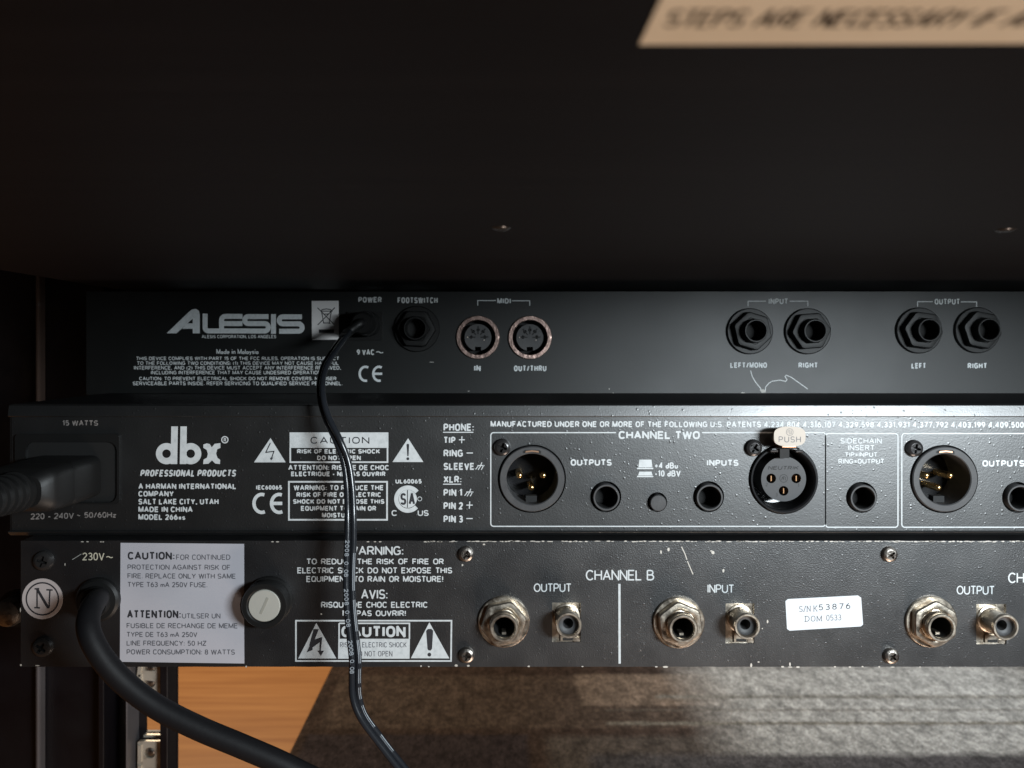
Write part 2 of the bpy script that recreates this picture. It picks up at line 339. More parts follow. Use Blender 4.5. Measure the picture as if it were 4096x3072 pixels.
G = {
 'A': (.68, [[(0, 0), (.34, 1), (.68, 0)], [(.13, .33), (.55, .33)]]), 'B': (.6, [[(0, 0), (0, 1)], bump_(0, .53, 1, .54), bump_(0, 0, .53, .6)]),
 'C': (.66, [A(.36, .5, .36, .5, 42, 318)]), 'D': (.64, [[(0, 0), (0, 1)], bump_(0, 0, 1, .64, .4)]), 'E': (.54, [[(.54, 1), (0, 1), (0, 0), (.54, 0)], [(0, .52), (.48, .52)]]),
 'F': (.5, [[(.5, 1), (0, 1), (0, 0)], [(0, .5), (.43, .5)]]), 'G': (.7, [A(.36, .5, .36, .5, 45, 325)+[(.68, .2), (.68, .46), (.4, .46)]]), 'H': (.62, [[(0, 0), (0, 1)], [(.62, 0), (.62, 1)], [(0, .52), (.62, .52)]]),
 'I': (.04, [[(.02, 0), (.02, 1)]]), 'J': (.46, [[(.46, 1), (.46, .25)]+A(.23, .24, .23, .24, 0, -180)]), 'K': (.62, [[(0, 0), (0, 1)], [(.6, 1), (0, .38)], [(.2, .58), (.62, 0)]]),
 'L': (.5, [[(0, 1), (0, 0), (.5, 0)]]), 'M': (.74, [[(0, 0), (0, 1), (.37, .08), (.74, 1), (.74, 0)]]), 'N': (.62, [[(0, 0), (0, 1), (.62, 0), (.62, 1)]]),
 'O': (.74, [A(.37, .5, .37, .5, 0, 360, 24)]), 'P': (.56, [[(0, 0), (0, 1)], bump_(0, .44, 1, .56)]), 'Q': (.74, [A(.37, .5, .37, .5, 0, 360, 24), [(.44, .26), (.74, -.04)]]),
 'R': (.6, [[(0, 0), (0, 1)], bump_(0, .47, 1, .58), [(.3, .47), (.6, 0)]]), 'S': (.58, [A(.29, .735, .27, .265, 25, 270, 12)+A(.29, .235, .29, .235, 90, -155, 12)]),
 'T': (.58, [[(0, 1), (.58, 1)], [(.29, 1), (.29, 0)]]), 'U': (.62, [[(0, 1), (0, .31)]+A(.31, .31, .31, .31, 180, 360)+[(.62, 1)]]), 'V': (.64, [[(0, 1), (.32, 0), (.64, 1)]]),
 'W': (.92, [[(0, 1), (.22, 0), (.46, .95), (.70, 0), (.92, 1)]]), 'X': (.62, [[(0, 0), (.62, 1)], [(0, 1), (.62, 0)]]), 'Y': (.62, [[(0, 1), (.31, .45), (.62, 1)], [(.31, .45), (.31, 0)]]),
 'Z': (.58, [[(0, 1), (.58, 1), (0, 0), (.58, 0)]]),
 '0': (.5, [A(.25, .5, .25, .5, 0, 360, 20)]), '1': (.24, [[(0, .78), (.2, 1), (.2, 0)]]), '2': (.5, [A(.25, .74, .25, .26, 165, -30, 10)+[(0, 0), (.5, 0)]]),
 '3': (.5, [A(.24, .76, .22, .24, 150, -90, 10)+A(.24, .26, .26, .26, 90, -150, 10)]), '4': (.54, [[(.4, 0), (.4, 1), (0, .28), (.54, .28)]]), '5': (.5, [[(.46, 1), (.08, 1), (.04, .55)]+A(.24, .31, .26, .31, 120, -145, 10)]),
 '6': (.5, [A(.25, .3, .25, .3, 0, 360, 16), A(.5, .3, .5, .7, 180, 105, 6)]), '7': (.5, [[(0, 1), (.5, 1), (.17, 0)]]), '8': (.5, [A(.25, .76, .22, .24, 0, 360, 16), A(.25, .27, .25, .27, 0, 360, 16)]),
 '9': (.5, [A(.25, .7, .25, .3, 0, 360, 16), A(0, .7, .5, .7, 0, -75, 6)]),
 '.': (.06, [[(.03, 0), (.03, .12)]]), ',': (.08, [[(.05, .12), (.05, 0), (0, -.14)]]), ':': (.06, [[(.03, 0), (.03, .13)], [(.03, .52), (.03, .65)]]), '!': (.06, [[(.03, 0), (.03, .12)], [(.03, .3), (.03, 1)]]),
 '-': (.3, [[(0, .36), (.3, .36)]]), '/': (.36, [[(0, 0), (.36, 1)]]), '=': (.44, [[(0, .3), (.44, .3)], [(0, .62), (.44, .62)]]), '+': (.5, [[(0, .42), (.5, .42)], [(.25, .14), (.25, .7)]]),
 '(': (.16, [A(.3, .4, .3, .62, 130, 230, 5)]), ')': (.16, [A(-.14, .4, .3, .62, 50, -50, 5)]), '~': (.5, [A(.14, .42, .13, .12, 180, 20, 5)+A(.38, .48, .13, .12, 200, 350, 5)]), '_': (.5, [[(0, .5), (.5, .5)]]),
 'a': (.42, [A(.2, .24, .2, .24, 0, 360, 14), [(.42, 0), (.42, .5)]]), 'd': (.46, [A(.22, .25, .22, .25, 0, 360, 14), [(.46, 0), (.46, 1)]]), 'e': (.44, [[(.02, .27), (.43, .27)]+A(.22, .26, .22, .26, 0, 310, 14)]),
 'i': (.04, [[(.02, 0), (.02, .62)], [(.02, .85), (.02, .98)]]), 'l': (.04, [[(.02, 0), (.02, 1)]]), 'n': (.4, [[(0, 0), (0, .55)], [(0, .3)]+A(.2, .33, .2, .22, 180, 0, 8)+[(.4, 0)]]), 's': (.36, [A(.18, .41, .17, .13, 25, 270, 8)+A(.18, .14, .18, .14, 90, -155, 8)]),
 'x': (.4, [[(0, 0), (.4, .55)], [(0, .55), (.4, 0)]]), 'y': (.4, [[(0, .55), (.2, .02)], [(.4, .55), (.12, -.25)]]), 'm': (.66, [[(0, 0), (0, .55)], [(0, .3)]+A(.165, .36, .165, .2, 180, 0, 6)+[(.33, 0)], [(.33, .3)]+A(.495, .36, .165, .2, 180, 0, 6)+[(.66, 0)]]),
 'u': (.42, [[(0, .55), (0, .21)]+A(.21, .21, .21, .21, 180, 360, 8), [(.42, 0), (.42, .55)]]), 'z': (.38, [[(0, .55), (.38, .55), (0, 0), (.38, 0)]]),
}
G2 = dict(G)     # the condensed grotesque variant: squarer bowls
G2.update({'C': (.60, [Q(.31, .5, .31, .5, 38, 322, 20)]), 'G': (.64, [Q(.32, .5, .32, .5, 38, 310, 20)+[(.62, .14), (.62, .46), (.36, .46)]]), 'O': (.64, [Q(.32, .5, .32, .5, 0, 360, 28)]),
 'Q': (.64, [Q(.32, .5, .32, .5, 0, 360, 28), [(.38, .24), (.66, -.04)]]), '0': (.48, [Q(.24, .5, .24, .5, 0, 360, 24)]), 'S': (.56, [Q(.28, .74, .26, .26, 20, 270, 14)+Q(.28, .24, .28, .24, 90, -160, 14)])})
def lay(s, gap=.24, space=.42, gs=None):
    x = 0; out = []
    for c in s:
        if c == ' ': x += space; continue
        gw, st = (gs or G2)[c]; out.append((x, st)); x += gw+gap
    return out, x-gap
def text(mb, s, xl, xr, zt, zb, wd, h, slant=0, rise=0, gap=.24, space=.42, serif=0, gs=None):
    """lettering between xl..xr and zb..zt (absolute mm); wd stroke width mm; rise lifts the right end"""
    gl, tot = lay(s, gap, space, gs); k = wd/2
    nch = sum(c != ' ' for c in s)-1; sx = (xr-xl-wd)/max(tot, .01)
    if nch > 0 and gap*sx < wd*1.38:       # keep heavy letters apart
        base = tot-nch*gap; sx = max(.3*sx, (xr-xl-wd-nch*wd*1.38)/base); gap = wd*1.38/sx
        gl, tot = lay(s, gap, space, gs); sx = (xr-xl-wd)/tot
    sz = (zt-zb-wd); n = 0
    for gx, strokes in gl:
        for st in strokes:
            pts = []
            for x, y in st:
                X = xl+k+(gx+x)*sx; Z = zb+k+y*sz; t = (X-xl)/(xr-xl) if xr > xl else 0
                pts.append((X+slant*y*sz, Z+rise*t))
            if serif:
                for q, (ox, oy) in ((pts[0], st[0]), (pts[-1], st[-1])):
                    if oy in (0, 1): mb.ribbon([(q[0]-serif*sx, q[1]), (q[0]+serif*sx, q[1])], wd*.8, h+.012)
            cl = len(pts) > 12 and (Vector(pts[0])-Vector(pts[-1])).length < 1e-3
            mb.ribbon(pts, wd, h+.004*(n % 3), cl); n += 1
    return mb

class Face:
    """one flat rear panel at distance d; coordinates given in photo pixels (via a crop origin)"""
    def __init__(s, d, root): s.d = d; s.root = root; s.mm = d/F
    def p(s, px, py): v = W(px, py, s.d); return v.x, v.z
    def c(s, o, x, y): return s.p(o[0]+x/2.212, o[1]+y/2.212)
    def T(s, o, st, x0, x1, yt, yb, wd=8, m=None, name='lettering', h=.06, parent=None, **kw):
        """all numbers in crop pixels"""
        mb = MB(); a = s.c(o, x0, yt); b = s.c(o, x1, yb); kw['rise'] = kw.get('rise', 0)/2.212*s.mm
        text(mb, st, a[0], b[0], a[1], b[1], wd/2.212*s.mm, h, **kw); mb2 = MB(); mb2.v = [(x, y+s.d, z) for x, y, z in mb.v]; mb2.f = mb.f
        return part(name, mb2, m or M_INK, parent or s.root)
    def lines(s, o, strokes, wd, m=None, name='printed_line', h=.06, closed=False, parent=None):
        mb = MB()
        for i, st in enumerate(strokes):
            mb.ribbon([s.c(o, *q) for q in st], wd/2.212*s.mm, h+.004*(i % 3), closed)
        mb.v = [(x, y+s.d, z) for x, y, z in mb.v]
        return part(name, mb, m or M_INK, parent or s.root)
    def poly(s, o, polys, m=None, name='printed_mark', h0=0.01, h=.06, parent=None):
        mb = MB()
        for pl in polys: mb.prism([s.c(o, *q) for q in pl], h0, h)
        mb.v = [(x, y+s.d, z) for x, y, z in mb.v]
        return part(name, mb, m or M_INK, parent or s.root, kind='stuff' if name == 'paint_chip' else None)

def phillips(parent, pos, r, hh, metal, key, tilt=.5, name='screw'):
    """pan head with a real cross recess: the head is a ring of faces around a sunk cross"""
    def head(mb):
        mb.lathe([(r*1.02, 0), (r, hh*.35), (r*.9, hh*.75), (r*.68, hh*.97), (r*.6, hh)], 28)
        # rim disc with cross opening
        a = r*.56; b = r*.15
        cr = [(b, b), (a, b*.8), (a, -b*.8), (b, -b), (b*.8, -a), (-b*.8, -a), (-b, -b), (-a, -b*.8), (-a, b*.8), (-b, b), (-b*.8, a), (b*.8, a)]
        cr.reverse()
        pm = plate(circ((0, 0), r*.6, 28), [cr], -hh, hh*.8); mb.add(pm.v, pm.f)
        mb.add([(x, -hh*.15, z) for x, z in circ((0, 0), r*.58, 12)], [tuple(range(12))])
    return lpart(name, key, head, metal, parent, pos, smooth=True, rot=tilt)

# crop origins used while measuring the photograph
def O(x, y): return (x, y)
a1, a2, a3, a4, a5 = O(0, 1100), O(1000, 1100), O(1600, 1100), O(2600, 1100), O(3096, 1100)
d1, d2, d3, d4, d5 = O(0, 1560), O(900, 1560), O(1700, 1560), O(2500, 1560), O(3096, 1560)
t1, t2, t3, t4, t5 = O(0, 2120), O(900, 2120), O(1700, 2120), O(2500, 2120), O(3096, 2120)

# ================================================================ SETTING
def setting():
    fl = MB(); fl.add([(-3000, -1500, -ZC), (4000, -1500, -ZC), (4000, 6000, -ZC), (-3000, 6000, -ZC)], [(0, 1, 2, 3)])
    o = bpy.data.objects.new('floor', mesh('floor', fl, floor_mat(), off=(0, 0, -ZC))); COL.objects.link(o); o['kind'] = 'structure'
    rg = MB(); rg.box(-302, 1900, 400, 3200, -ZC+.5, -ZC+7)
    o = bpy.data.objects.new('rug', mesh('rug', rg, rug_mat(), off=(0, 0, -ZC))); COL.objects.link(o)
    o['label'] = 'dark brown and grey patterned rug with painted light and shade on the orange wooden floor'; o['category'] = 'rug'
    bv = o.modifiers.new('bevel', 'BEVEL'); bv.width = .003; bv.segments = 2
setting()

# rack frame on the left
def rack():
    d = 462.0
    zt, zb = 120, -ZC+2
    X = lambda px, dd=d: (px-X0)*dd/F
    t = thing('equipment_rack', 'black steel rack frame with vertical rails behind the audio units at the left', 'equipment rack', (X(400), d, zb))
    part('side_panel', MB().box(X(-420), X(440), d-4, d+1, zb, zt), M_RAIL, t, bevel=.6)
    part('edge_trim', MB().box(X(183), X(201), d-11, d-4.2, zb, zt), M_ALU, t, bevel=1.2)
    part('edge_trim', MB().box(X(-60), X(-48), d-11, d-4.2, zb, zt), M_ALU, t, bevel=1.0)
    part('rear_rail', MB().box(X(440), X(462), d-14, d+6, zb, zt), M_RAIL, t, bevel=.5)
    holes = []
    nz = [(2700, 1), (2735, 1), (3008, 1), (3075, 1)]
    zz = (Y0-3008)*d/F
    outer = [(X(462), zb), (X(697), zb), (X(697), zt), (X(462), zt)]
    k = -9
    while zz-k*15.875 > zb+20 and k < 40:
        z = zz-k*15.0
        if z < zt-10 and z > zb+10: holes.append(rrect(X(603)-4.8, X(603)+4.8, z-4.8, z+4.8, .4, 1))
        k += 1
    part('front_rail', plate(outer, holes, d+4, 2.2), M_RAIL, t)
    part('rail_lip', MB().box(X(540), X(546), d-12, d+3.8, zb, zt), M_ALU, t, bevel=.5)
    part('rail_flange', MB().box(X(664), X(697), d-9, d+3.8, zb, zt), M_RAIL, t, bevel=.8)
    # cage nuts
    first = None
    for i, (py, lab, rz) in enumerate(((2728, 'zinc cage nut partly behind the thick cable, upper one below the audio units', .05), (3008, 'zinc cage nut with a shiny screw hole, below the thick cable', 0),
                                 (3090, 'zinc cage nut cut off by the lower edge of the picture', 0), (2672, 'zinc cage nut just under the lowest audio unit, half hidden', .12))):
        z = (Y0-py)*(d-2)/F; x = X(602, d-2)
        n = thing('cage_nut', lab, 'cage nut', (x, d+3, z-7), 'cage nuts in the left rack rail')
        pos = (x, d-1, z)
        def cage(mb):
            pm = plate(rrect(-7.2, 7.2, -7, 7, 1.2, 3), [circ((0, 0), 3.3, 20)], -2.2, 2.2); mb.add(pm.v, pm.f)
            mb.box(-5.5, 5.5, 2, 5, 7.2, 8.6); mb.box(-6.6, -4.6, -3.2, -2.2, -5, 5); mb.box(6.9, 7.5, -4, 3, -6, 6)
        lpart('cage', 'cage', cage, M_ZINC, n, pos, smooth=False, rot=rz)
        lpart('screw_thread', 'thread', lambda mb: mb.lathe([(3.3, -1), (3.2, 1.0), (2.4, 1.6), (0, 2.2)], 20), M_STEEL, n, pos)
    # thumb screw at the left of the lowest unit
    p = WS(33, 2452, 285)
    s = thing('rack_screw', 'shiny round rack screw at the left edge beside the round N sticker', 'screw', (p.x, p.y+6, p.z-5))
    part('head', shift(MB().lathe([(5.2, -5), (5.2, 0), (4.6, 1.4), (3, 2.2), (0, 2.5)], 28), p), M_STEEL, s, True)
    part('washer', shift(MB().lathe([(7.0, -6), (7.0, -5), (5.3, -5)], 28), p), M_BSCR, s, True)
def shift(mb, p):
    mb.v = [(x+p[0], y+p[1], z+p[2]) for x, y, z in mb.v]; return mb
rack()

# ================================================================ UPPER CHASSIS (the black box overhead)
def top_chassis():
    z = 25.8; xl = -158; xr = 330; yf = 48; yb = 440
    t = thing('overhead_chassis', 'large black equipment case overhead with a cream warning label on its underside', 'equipment case', ((xl+xr)/2, 240, z))
    part('body', MB().box(xl, xr, yf, yb, z, z+88), M_TOP, t, bevel=1.0)
    # label on the underside: outlined in photo pixels on the plane z
    def U(px, py, dz=0): d = z*F/(Y0-py); return ((px-X0)*d/F, d, z-dz)
    def flat(pts, dz0, dz1):
        n = len(pts); mb = MB(); v = [(x, y, z-dz0) for x, y in pts]+[(x, y, z-dz1) for x, y in pts]
        mb.add(v, [tuple(range(n)), tuple(range(2*n-1, n-1, -1))]+[(i, (i+1) % n, n+(i+1) % n, n+i) for i in range(n)]); return mb
    a = U(2556, 174); b = U(2640, -40)
    n1 = U(4400, 178); n2 = U(4400, -40)
    pts = [(a[0], a[1]), (n1[0]+4, a[1]-.3), (n1[0]+4, b[1]-6), (b[0]+.3, b[1]-6)]
    lab = part('warning_label', flat(pts, .01, .12), M_CREAM, t)
    # two lines of heavy italic capitals
    def line(s, xl_, xr_, ytop, ybot, wd):
        mb = MB(); gl, tot = lay(s, .26, .5); sx = (xr_-xl_)/tot; n = 0
        for gx, strokes in gl:
            for st in strokes:
                q = [(xl_+(gx+x)*sx+.3*y*(ybot-ytop)*0, ybot+(ytop-ybot)*y) for x, y in st]
                r = MB().ribbon(q, wd, 0, False); mb.add([(x, zz, z-.14-.004*(n % 3)) for x, _, zz in r.v], r.f); n += 1
        return mb
    ya = U(3000, 98)[1]; yt = U(3000, 36)[1]
    xa = U(2668, 80)[0]; s0 = 'STEPS ARE NECESSARY IF ANY'
    tot = lay(s0, .26, .5)[1]; k = (U(3845, 80)[0]-xa)/lay('STEPS ARE NECESSARY', .26, .5)[1]
    part('lettering', line(s0, xa, xa+tot*k, yt, ya, .36), M_INKG2, lab)
    # the next line up only shows as feet of letters at the very edge
    ya2 = U(3000, -4)[1]; yt2 = ya2-(ya-yt)
    xb = U(2725, -10)[0]; s1 = 'WHICH OF THE FOLLOWING SERVICE'
    # small screw heads, seen edge-on
    for px, py in ((2003, 911), (4022, 917)):
        p = U(px, py); mb = MB(); mb.lathe([(2.2, 0), (2.0, .3), (1.3, .6), (0, .7)], 20)
        mb.v = [(x+p[0], zz+p[1], z+y) for x, y, zz in mb.v]
        part('screw', mb, M_BSCR, t, True)
M_INKG2 = mat('brown_print', (.05, .035, .022), .7)
top_chassis()

# ================================================================ jack builders
def black_jack(parent, F_, px, py, rot=0, label=None):
    x, z = F_.p(px, py); pos = (x, F_.d, z); h = holder('jack_socket', parent, pos, label)
    lpart('washer', 'bj_washer', lambda m: m.lathe([(10.0, 0), (10.0, .9), (9.6, 1.3), (6.5, 1.3)], 44), M_BLK, h)
    lpart('hex_nut', 'bj_nut', lambda m: m.lathe([(8.7, 1.3), (8.7, 4.1), (8.2, 4.8), (7.3, 4.9), (6.1, 4.9), (5.6, 4.3)], 48, hexa=.2), M_BLK, h, rot=rot)
    lpart('bushing', 'bj_bush', lambda m: m.lathe([(5.6, 1.0), (5.6, 4.6), (5.3, 4.6), (5.0, 8.6), (4.7, 9.0), (4.35, 9.0), (4.05, 8.6), (4.0, .4), (0, .4)], 40), M_BLK, h)
    lpart('bore', 'bj_bore', lambda m: m.lathe([(3.95, 8.2), (3.95, .6), (0, .6)], 28), M_DARK, h)
    return h
def nickel_jack(parent, F_, px, py, rot=0):
    x, z = F_.p(px, py); pos = (x, F_.d, z); h = holder('jack_socket', parent, pos)
    lpart('washer', 'nj_washer', lambda m: m.lathe([(8.75, 0), (8.75, .8), (8.5, 1.0), (5.5, 1.0)], 48), M_NICK, h)
    lpart('hex_nut', 'nj_nut', lambda m: m.lathe([(8.15, 1.0), (8.15, 3.0), (7.7, 3.5), (6.6, 3.65), (5.6, 3.6), (5.0, 3.2)], 48, hexa=.5), M_NICK, h, rot=rot)
    lpart('bushing', 'nj_bush', lambda m: m.lathe([(5.0, 1), (5.0, 3.4), (4.7, 3.5), (4.85, 3.9), (4.6, 4.2), (4.8, 4.6), (4.55, 4.9), (4.75, 5.3), (4.6, 5.7), (4.75, 6.6), (4.5, 6.9), (3.9, 6.9), (3.5, 6.4), (3.4, 0.2)], 48), M_NICK, h)
    lpart('bore', 'nj_bore', lambda m: m.lathe([(3.38, 5.6), (3.3, -8), (0, -8)], 28), M_DARK, h)
    lpart('contact', 'nj_contact', lambda m: m.box(-.7, .7, -4.4, -.6, -3.0, -2.2), M_NICK, h, smooth=False)
    return h

# ================================================================ EFFECTS UNIT (upper)
def effects_unit():
    d = 336.0
    xl, zt = (345-X0)*d/F, 25.4; zb = (Y0-1577)*d/F; xr = 300
    t = thing('effects_processor', 'black rack effects unit at the top with a large angular white logo and MIDI sockets', 'audio processor', ((xl+xr)/2, d+70, zb))
    f = Face(d, t)
    midi = [f.c(a3, 690, 552), f.c(a3, 1150, 553)]
    pw = [f.c(a2, 868, 325), f.c(a2, 1172, 578)]
    part('rear_panel', plate([(xl, zb), (xr, zb), (xr, zt), (xl, zt)], [circ(c, 7.6) for c in midi], d, 1.2), M_PANA, t)
    part('chassis', MB().box(xl, xr, d+14, d+132, zb+.0, zt-.02), M_TOP, t, bevel=.6)
    part('lid', MB().box(xl-.4, xr, d+1.25, d+13.9, zb-.4, zb+1.0), M_PANA, t)
    # --- logo
    W2 = 2212
    A_ = [[(1475, 516), (1668, 330), (1700, 304), (1735, 300), (1762, 318), (1768, 350), (1768, 516), (1706, 516), (1706, 476), (1612, 476), (1655, 428), (1706, 428), (1706, 385), (1562, 516)]]
    lg = f.poly(a1, A_, name='logo')
    st = [[(1815, 342), (1815, 462)]+A(1845, 465, 30, -30, 180, 270, 5)+[(W2+0, 495)],
          [(2146, 366), (1995, 366)]+A(1995, 400, 34, -34, 90, 180, 5)+[(1961, 476)], [(1980, 430), (2146, 430)],
          [(W2+165, 368), (W2-15, 368)]+A(W2-15, 399, 31, -31, 90, 270, 8)+[(W2+130, 430)]+A(W2+130, 463, 33, -33, 90, -90, 8)+[(W2+0, 496)],
          [(W2+208, 346), (W2+208, 520)],
          [(W2+460, 370), (W2+290, 370)]+A(W2+290, 401, 31, -31, 90, 270, 8)+[(W2+430, 432)]+A(W2+430, 465, 32, -32, 90, -90, 8)+[(W2+258, 498)]]
    f.lines(a1, st, 44, name='logo')
    f.T(a1, 'ALESIS CORPORATION, LOS ANGELES', 1785, W2+232, 530, 560, 5.5, M_INKW)
    f.T(a1, 'Made in Malaysia', 1915, W2+75, 655, 700, 6.5, M_INK)
    for s, x0_, x1_, y0_, y1_ in (('THIS DEVICE COMPLIES WITH PART 15 OF THE FCC RULES. OPERATION IS SUBJECT', 1205, W2+790, 722, 754), ('TO THE FOLLOWING TWO CONDITIONS: (1) THIS DEVICE MAY NOT CAUSE HARMFUL', 1212, W2+785, 764, 796),
                                  ('INTERFERENCE, AND (2) THIS DEVICE MUST ACCEPT ANY INTERFERENCE RECEIVED,', 1185, W2+805, 804, 838), ('INCLUDING INTERFERENCE THAT MAY CAUSE UNDESIRED OPERATION.', 1335, W2+640, 846, 880),
                                  ('CAUTION: TO PREVENT ELECTRICAL SHOCK DO NOT REMOVE COVERS. NO USER', 1232, W2+765, 900, 932), ('SERVICEABLE PARTS INSIDE. REFER SERVICING TO QUALIFIED SERVICE PERSONNEL.', 1175, W2+820, 942, 976)):
        f.T(a1, s, x0_, x1_, y0_, y1_, 6.6, M_INKW)
    f.T(a2, 'POWER', 958, 1166, 194, 244, 12, M_INKW); f.T(a2, 'FOOTSWITCH', 1305, 1662, 197, 250, 12, M_INKW)
    f.T(a2, '9 VAC', 945, 1100, 658, 708, 11, M_INKW); f.T(a2, '~', 1112, 1180, 650, 712, 8, M_INKW)
    f.T(a3, 'MIDI', 860, 982, 205, 254, 12); f.T(a3, 'IN', 655, 714, 798, 850, 13); f.T(a3, 'OUT/THRU', 1008, 1296, 800, 852, 12)
    f.T(a4, 'INPUT', 1048, 1222, 207, 258, 11, M_INKW); f.T(a4, 'LEFT/MONO', 710, 1035, 773, 822, 11); f.T(a4, 'RIGHT', 1312, 1485, 773, 822, 12)
    f.T(a5, 'OUTPUT', 1420, 1645, 210, 262, 11, M_INKW); f.T(a5, 'LEFT', 1215, 1345, 778, 828, 12); f.T(a5, 'RIGHT', 1712, 1885, 778, 828, 12)
    f.lines(a3, [[(688, 270), (688, 226), (848, 226)], [(990, 228), (1148, 228), (1148, 272)]], 8, name='bracket_line')
    f.lines(a4, [[(867, 276), (867, 232), (1025, 232)], [(1235, 232), (1396, 232), (1396, 276)]], 8, M_INKW, name='bracket_line')
    f.lines(a5, [[(1270, 280), (1270, 236), (1405, 236)], [(1652, 238), (1792, 238), (1792, 282)]], 8, M_INKW, name='bracket_line')
    ce = lambda cx, cy, r, x2: [[(cx+r*.83*math.cos(R(a)), cy-r*math.sin(R(a))) for a in range(62, 300, 14)], [(x2+r*.83*math.cos(R(a)), cy-r*math.sin(R(a))) for a in range(62, 300, 14)], [(x2-r*.8, cy), (x2+r*.45, cy)]]
    f.lines(a2, ce(1022, 874, 62, 1142), 21, name='ce_mark')
    # --- bin sticker
    lb = f.poly(a2, [[(547, 230), (785, 228), (786, 572), (548, 574)]], M_BIN, 'bin_sticker', .01, .12)
    f.lines(a2, [[(598, 290), (748, 440)], [(752, 288), (600, 442)], [(634, 322), (652, 425), (702, 425), (720, 322)], [(628, 320), (640, 306), (676, 300), (712, 306), (726, 320), (628, 320)], [(655, 346), (700, 346)], [(690, 425), (712, 430)]], 8, M_INKB, 'crossed_bin_mark', .15, parent=lb)
    f.poly(a2, [[(610, 482), (745, 482), (744, 512), (610, 512)]], M_INKB, 'black_bar', .12, .16, parent=lb)
    # --- MIDI sockets
    for c in midi:
        pos = (c[0], d, c[1]); h = holder('din_socket', t, pos)
        lpart('metal_ring', 'midi_ring', lambda m: m.lathe([(9.45, 0), (9.45, .7), (9.2, 1.1), (7.7, 1.1), (7.5, .8), (7.4, -7)], 56), M_COPP, h)
        lpart('shell', 'midi_shell', lambda m: m.lathe([(7.35, -1), (7.35, -8), (0, -8)], 40), M_DARK, h)
        def ins(m):
            hs = []
            for a, rr in ((90, 3.35), (50, 3.35), (130, 3.35), (3, 3.0), (177, 3.0)):
                cx, cz = rr*math.cos(R(a)), rr*math.sin(R(a)); ux, uz = math.cos(R(a)), math.sin(R(a)); o = []
                for k in range(10):
                    b = R(a+180+50+k*260/9); q = (cx+.75*math.cos(b), cz+.75*math.sin(b)); o.append(q)
                o = [(cx+.75*math.cos(R(a+150-i*300/9)), cz+.75*math.sin(R(a+150-i*300/9))) for i in range(10)]
                o += [(cx-ux*1.7-uz*.28, cz-uz*1.7+ux*.28)] if False else []
                hs.append(o)
            out = [p for p in circ((0, 0), 5.85, 48) if not (abs(p[0]) < 1.35 and p[1] < 0)]
            i0 = next(i for i, p in enumerate(out) if p[0] > 1.3 and p[1] < -5)
            out = out[i0:]+out[:i0]; out = out+[(-1.35, -5.7), (-1.35, -4.1), (1.35, -4.1), (1.35, -5.7)]
            pm = plate(out, hs, 1.0, 5); m.add(pm.v, pm.f)
        lpart('insert', 'midi_insert', ins, M_GREYP, h, smooth=False)
        def slots(m):
            for a, rr in ((90, 3.35), (50, 3.35), (130, 3.35), (3, 3.0), (177, 3.0)):
                ux, uz = math.cos(R(a)), math.sin(R(a)); m.ribbon([(ux*(rr-1.9), uz*(rr-1.9)), (ux*(rr+1.6), uz*(rr+1.6))], .55, -.96)
        lpart('contact_slot', 'midi_slots', slots, M_DARK, h, smooth=False)
        def pins(m):
            for x, z in ((-4.55, .1), (2.6, -1.2)): m.lathe([(.34, -1.0), (.28, -.75), (0, -.62)], 10, x, z)
        lpart('contact', 'midi_glint', pins, M_TAB, h)
    # --- jacks
    for px, py, r in ((1668, 1316, .25), (2997, 1325, .5), (3228, 1325, .12), (3672, 1322, .33), (3905, 1321, .4)): black_jack(t, f, px, py, r)
    # --- power socket
    xa, xb = pw[0][0], pw[1][0]; za, zb_ = pw[1][1], pw[0][1]
    hp = holder('power_socket', t, ((xa+xb)/2, d, (za+zb_)/2))
    mb = plate(rrect(xa, xb, za, zb_, .5, 2), [circ((xa+5.2, (za+zb_)/2-.2), 2.9, 28)], d-1.6, 1.5); part('housing', mb, M_BLK, hp)
    part('frame', MB().box(xa+.2, xb-.2, d-.1, d-.02, za+.2, zb_-.2), M_DARK, hp)
    # scratches, chips
    s1 = [[(890, 845), (905, 900), (935, 950), (978, 1002), (985, 1030)], [(1020, 1030), (1022, 992), (1050, 958), (1080, 940), (1150, 930), (1200, 942), (1212, 925), (1195, 900), (1205, 886), (1250, 905), (1320, 955), (1395, 1008)]]
    f.lines(a4, s1, 8, M_INKW, 'scratch', .03)
    f.poly(a4, [[(970, 1018), (1000, 1010), (1022, 1022), (1025, 1038), (990, 1042)], [(806, 1040), (820, 1036), (840, 1042), (838, 1054), (812, 1052)]], M_SCR, 'paint_chip', .01, .04)
    f.lines(a3, [[(1435, 1060), (1800, 1060)]], 7, M_SCR, 'scratch', .03)
    f.poly(a3, [[(1318, 1048), (1328, 1046), (1332, 1062), (1322, 1068)], [(1400, 1055), (1412, 1053), (1410, 1066), (1402, 1066)], [(1846, 1002), (1856, 1004), (1854, 1016), (1848, 1014)], [(1880, 1040), (1892, 1042), (1888, 1050)], [(2040, 1056), (2050, 1058), (2046, 1068)]], M_SCR, 'paint_chip', .01, .04)
    f.lines(a3, [[(262, 770), (300, 772)], [(600, 1030), (616, 1026)]], 5, M_SCR, 'scratch', .03)
effects_unit()

